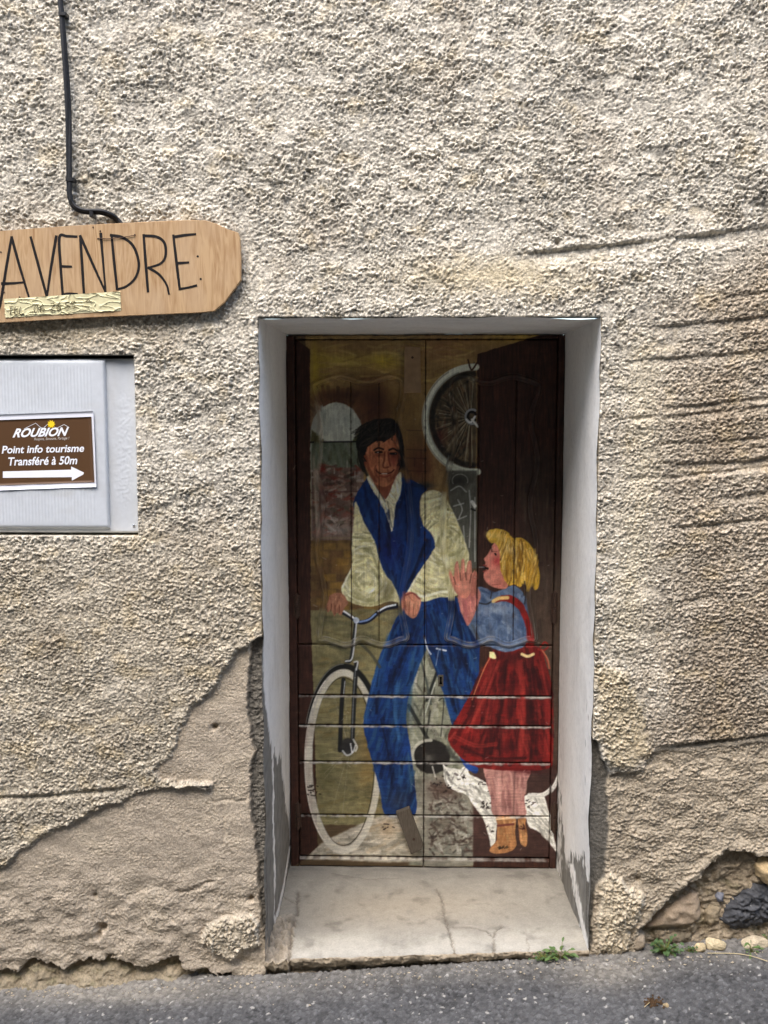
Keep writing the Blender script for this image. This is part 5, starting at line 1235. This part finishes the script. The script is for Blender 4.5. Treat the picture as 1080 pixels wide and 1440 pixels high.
for a, c, r, ang in ((87, 19, 5.2, 0), (97.6, 252, 5.4, 0), (128, 299.5, 5, 80)):
    b = MB(); w, h = (r, 2.6) if not ang else (2.6, r); b.prism([W(a + dx * w, c + dz_ * h, -.036) for dx, dz_ in ((-1, -1), (1, -1), (1, 1), (-1, 1))], -.0365, -.005, .0015); b.build('clip', m_cable, cable_run)

# ------------------------------------------------------------------ weeds, loose stones and litter at the foot of the wall
def leaf_mat(name, rgb):
    m = plain(name, rgb, .55, .35, .25, 90, .2, 200); return m
m_leaf = leaf_mat('weed_leaf', (88, 112, 60)); m_leaf2 = leaf_mat('weed_leaf_dark', (70, 94, 52)); m_stem = plain('weed_stem', (116, 120, 66), .7, .2)
def G(px, py):
    """a measured point on the road surface"""
    d = ROT @ np.array([(px - 540) / FPX, (720 - py) / FPX, -1.0])
    t = (-CAM_H + .006 + 0.0) / (d[2] - .078 * d[0])
    return np.array([d[0] * t, -DIST + d[1] * t, CAM_H + d[2] * t])
def weed(px, py, n, size, seed, label, mat, long=1.6, up=.7):
    r = random.Random(seed); o = empty('weed'); p = G(px, py); o.location = p
    tag(o, label, 'weed', 'weeds along the wall foot')
    st = MB()
    for k in range(n):
        a = r.uniform(0, 6.28); el = r.uniform(.25, 1.2) * up; L = size * r.uniform(.35, 1.0)
        d = np.array([math.cos(a) * math.cos(el), math.sin(a) * math.cos(el) * .6 - .1, math.sin(el)])
        base = d * L * r.uniform(.5, 1.0); st.tube([(0, 0, -.004), base * .5 + np.array([0, 0, .003]), base], .0007, 4)
        w = size * r.uniform(.09, .17); ll = w * long * r.uniform(.8, 1.3)
        t = np.array([d[0], d[1], d[2] * .4 + r.uniform(-.3, .3)]); t /= np.linalg.norm(t)
        s = np.cross(t, (r.uniform(-.4, .4), -.5, 1)); s /= np.linalg.norm(s); nn = np.cross(s, t)
        rows = [(0, .12), (.2, .7), (.45, 1), (.7, .8), (.9, .35), (1, .03)]
        V_ = []; F_ = []
        for q, ww in rows:
            c = base + t * ll * q - np.array([0, 0, 1]) * ll * .35 * q * q
            V_ += [c - s * w * .5 * ww + nn * w * .13 * ww, c, c + s * w * .5 * ww + nn * w * .13 * ww]
        for i in range(len(rows) - 1):
            j = i * 3; F_ += [(j, j + 1, j + 4, j + 3), (j + 1, j + 2, j + 5, j + 4)]
        m = mesh_obj('leaf', V_, F_, mat, o)
    st.build('stem', m_stem, o, smooth_=True)
    return o
weed(763, 1351, 70, .050, 1, 'low dark green clover-like weed at the front edge of the doorstep', m_leaf2, 1.0, .8)
weed(788, 1348, 34, .066, 2, 'bright green weed with longer leaves at the doorstep corner', m_leaf, 2.6, .9)
weed(934, 1341, 85, .070, 3, 'leafy green weed in the hollow beside the rough plaster lump', m_leaf2, 1.4, 1.0)
weed(968, 1338, 24, .040, 4, 'small weed just left of the pale loose stones', m_leaf2, 1.3, .9)
weed(1056, 1340, 12, .05, 5, 'thin wispy weed near the right edge below the dark stone', m_leaf, 2.8, 1.2)
weed(1079, 1325, 12, .045, 6, 'weed cut by the right edge of the photograph', m_leaf2, 1.6, 1.0)
def pebble(name, px, py, sx_, sy_, sz_, colr, seed, label, group=None, cat='stone'):
    r = np.random.RandomState(seed); V_ = []; n1, n2 = 14, 20
    for i in range(n1 + 1):
        for j in range(n2):
            a = math.pi * i / n1; c = 2 * math.pi * j / n2
            d = np.array([math.sin(a) * math.cos(c), math.sin(a) * math.sin(c), math.cos(a)])
            V_.append(d)
    V_ = np.array(V_); pl = r.randn(16, 3); pl /= np.linalg.norm(pl, axis=1, keepdims=True)
    k = np.minimum(1, (0.62 + .22 * r.rand(16)) / np.maximum((V_ @ pl.T), 1e-3)).min(1)
    V_ = V_ * (k * (1 + .05 * r.randn(len(V_)) * 0.5))[:, None] * np.array([sx_, sy_, sz_])
    f = [(i * n2 + j, i * n2 + (j + 1) % n2, (i + 1) * n2 + (j + 1) % n2, (i + 1) * n2 + j) for i in range(n1) for j in range(n2)]
    C = np.tile(lin(colr), (len(V_), 1)) * (1 + .45 * fbm(V_[:, 0] / .012 + 5, V_[:, 2] / .012, seed, 3))[:, None]
    o = mesh_obj(name, V_, f, m_stone, col=C, smooth_=False)
    o.location = G(px, py) + np.array([0, 0, sz_ * .45]); tag(o, label, cat, group); return o
pebble('loose_stone', 1005, 1334, .034, .024, .026, (196, 180, 146), 31, 'larger pale cream loose stone at the wall foot below the dark stone')
pebble('loose_stone', 984, 1336, .018, .018, .019, (190, 172, 136), 32, 'small pale cream stone touching the larger cream stone')
pebble('loose_stone', 1062, 1331, .044, .028, .022, (184, 170, 144), 33, 'long pale stone at the wall foot by the right edge')
pebble('pebble', 936, 1415, .010, .009, .007, (176, 156, 120), 34, 'small tan pebble beside the brown dirt clump on the asphalt', cat='pebble')
# clump of brown dirt on the road
r = np.random.RandomState(9); b = MB()
for k in range(70):
    q = G(918 + r.randn() * 7, 1411 + r.randn() * 3.2); s_ = .0022 + .004 * r.rand(); a = r.rand(3, 3) - .5
    v = [q + np.array(d) * s_ * (.6 + .8 * r.rand()) + (0, 0, .004) for d in ((1, 0, 0), (0, 1, 0), (-1, 0, 0), (0, -1, 0), (0, 0, 1), (0, 0, -1))]
    b.add(v, [(0, 1, 4), (1, 2, 4), (2, 3, 4), (3, 0, 4), (1, 0, 5), (2, 1, 5), (3, 2, 5), (0, 3, 5)])
tag(b.build('dirt_clump', plain('brown_dirt', (82, 64, 46), .95, .1, .3, 200)), 'crumbly brown dirt clump on the asphalt at lower right', 'dirt')
b = MB(); b.tube([G(a, c) + np.array([0, 0, h]) for (a, c), h in zip(smooth([(995, 1343), (1030, 1344), (1055, 1348), (1085, 1358)], 4), np.linspace(.006, .010, 13))], .0013, 5)
tag(b.build('straw', plain('dry_straw', (196, 180, 140), .7, .3, .15), smooth_=True), 'long dry straw stalk lying on the asphalt at right', 'straw')
b = MB(); b.tube([G(a, c) + np.array([0, 0, .006]) for a, c in ((906, 1419), (914, 1412))], .001, 5)
tag(b.build('straw', plain('dry_straw_short', (200, 182, 140), .7, .3, .15), smooth_=True), 'short straw bit stuck by the brown dirt clump', 'straw')
# grit washed against the wall foot
r = np.random.RandomState(12); b = MB()
for k in range(520):
    u = r.rand() * 1180 - 50; vb = np.interp(u, [0, 200, 330, 410, 830, 905, 1080], [1393, 1385, 1376, 1377, 1347, 1349, 1333])
    q = G(u, vb + 1 + abs(r.randn()) * (9 if r.rand() < .8 else 30)); s_ = .0012 + .0035 * r.rand() ** 3
    v = [q + np.array(d) * s_ * (.5 + r.rand()) + (0, 0, .004) for d in ((1, 0, 0), (0, 1, 0), (-1, 0, 0), (0, -1, 0), (0, 0, .8), (0, 0, -.8))]
    b.add(v, [(0, 1, 4), (1, 2, 4), (2, 3, 4), (3, 0, 4), (1, 0, 5), (2, 1, 5), (3, 2, 5), (0, 3, 5)])
tag(b.build('grit', plain('sandy_grit', (172, 160, 138), .9, .2, .35, 120)), 'loose sandy grit along the foot of the wall', 'grit', kind='stuff')

# ------------------------------------------------------------------ added house across the street, unseen behind the camera, closing off the low sky
opp = empty('added_opposite_house'); tag(opp, 'added plastered two-storey house across the street, unseen behind the viewer, blocking the low sky', 'house')
m_opp = plain('added_house_plaster', (98, 90, 80), .9, .1, .12, 6, .5, 60)  # kept dark so the added house bounces little light into the doorway
YO = -4.7
def wall_with_holes(x0, x1, z0, z1, holes, y0, y1, parent):
    xs_ = sorted({x0, x1, *[h[0] for h in holes], *[h[1] for h in holes]}); zs_ = sorted({z0, z1, *[h[2] for h in holes], *[h[3] for h in holes]})
    b = MB()
    for a, c in zip(xs_[:-1], xs_[1:]):
        for d, e in zip(zs_[:-1], zs_[1:]):
            if any(h[0] <= a and c <= h[1] and h[2] <= d and e <= h[3] for h in holes): continue
            b.add([(a, y0, d), (c, y0, d), (c, y0, e), (a, y0, e)], [(0, 3, 2, 1)])
    for h in holes:
        q = [(h[0], h[2]), (h[1], h[2]), (h[1], h[3]), (h[0], h[3])]
        for (a, c), (d, e) in zip(q, q[1:] + q[:1]): b.add([(a, y0, c), (d, y0, e), (d, y1, e), (a, y1, c)], [(0, 1, 2, 3)])
    b.add([(x0, y0, z1), (x1, y0, z1), (x1, y1 - 3, z1), (x0, y1 - 3, z1)], [(0, 1, 2, 3)])
    return b.build('wall', m_opp, parent)
holes = [(-4.2, -3.2, .9, 2.2), (-1.2, -.2, -.2, 1.95), (2.2, 3.2, 1.0, 2.3), (-4.2, -3.2, 3.5, 4.8), (-1.0, 0, 3.5, 4.8), (2.2, 3.2, 3.6, 4.9)]
wall_with_holes(-9, 9, -1.2, 5.6, holes, YO, YO - .3, opp)
m_glass = plain('dark_window_glass', (40, 46, 52), .15, .6, .05); m_shut = plain('green_shutter_paint', (86, 104, 92), .6, .3, .1, 30); m_opd = plain('brown_door_paint', (92, 66, 48), .6, .3, .1, 30); m_tile = plain('roof_tile', (164, 104, 78), .85, .2, .2, 12)
for i, h in enumerate(holes):
    b = MB(); b.prism([(h[0], h[2]), (h[1], h[2]), (h[1], h[3]), (h[0], h[3])], YO - .22, YO - .2); b.build('door' if i == 1 else 'window', m_opd if i == 1 else m_glass, opp)
    if i != 1:
        for s_ in (0, 1):
            x0 = h[0] - .52 if s_ == 0 else h[1] + .02
            b = MB(); b.prism([(x0, h[2]), (x0 + .5, h[2]), (x0 + .5, h[3]), (x0, h[3])], YO + .01, YO + .05, .008); b.build('shutter', m_shut, opp)
b = MB(); b.add([(-9.2, YO + .45, 5.55), (9.2, YO + .45, 5.55), (9.2, YO - 3.2, 6.9), (-9.2, YO - 3.2, 6.9), (-9.2, YO + .45, 5.62), (9.2, YO + .45, 5.62), (9.2, YO - 3.2, 7.0), (-9.2, YO - 3.2, 7.0)],
    [(0, 1, 2, 3), (4, 7, 6, 5), (0, 4, 5, 1), (1, 5, 6, 2), (2, 6, 7, 3), (3, 7, 4, 0)]); b.build('roof', m_tile, opp)
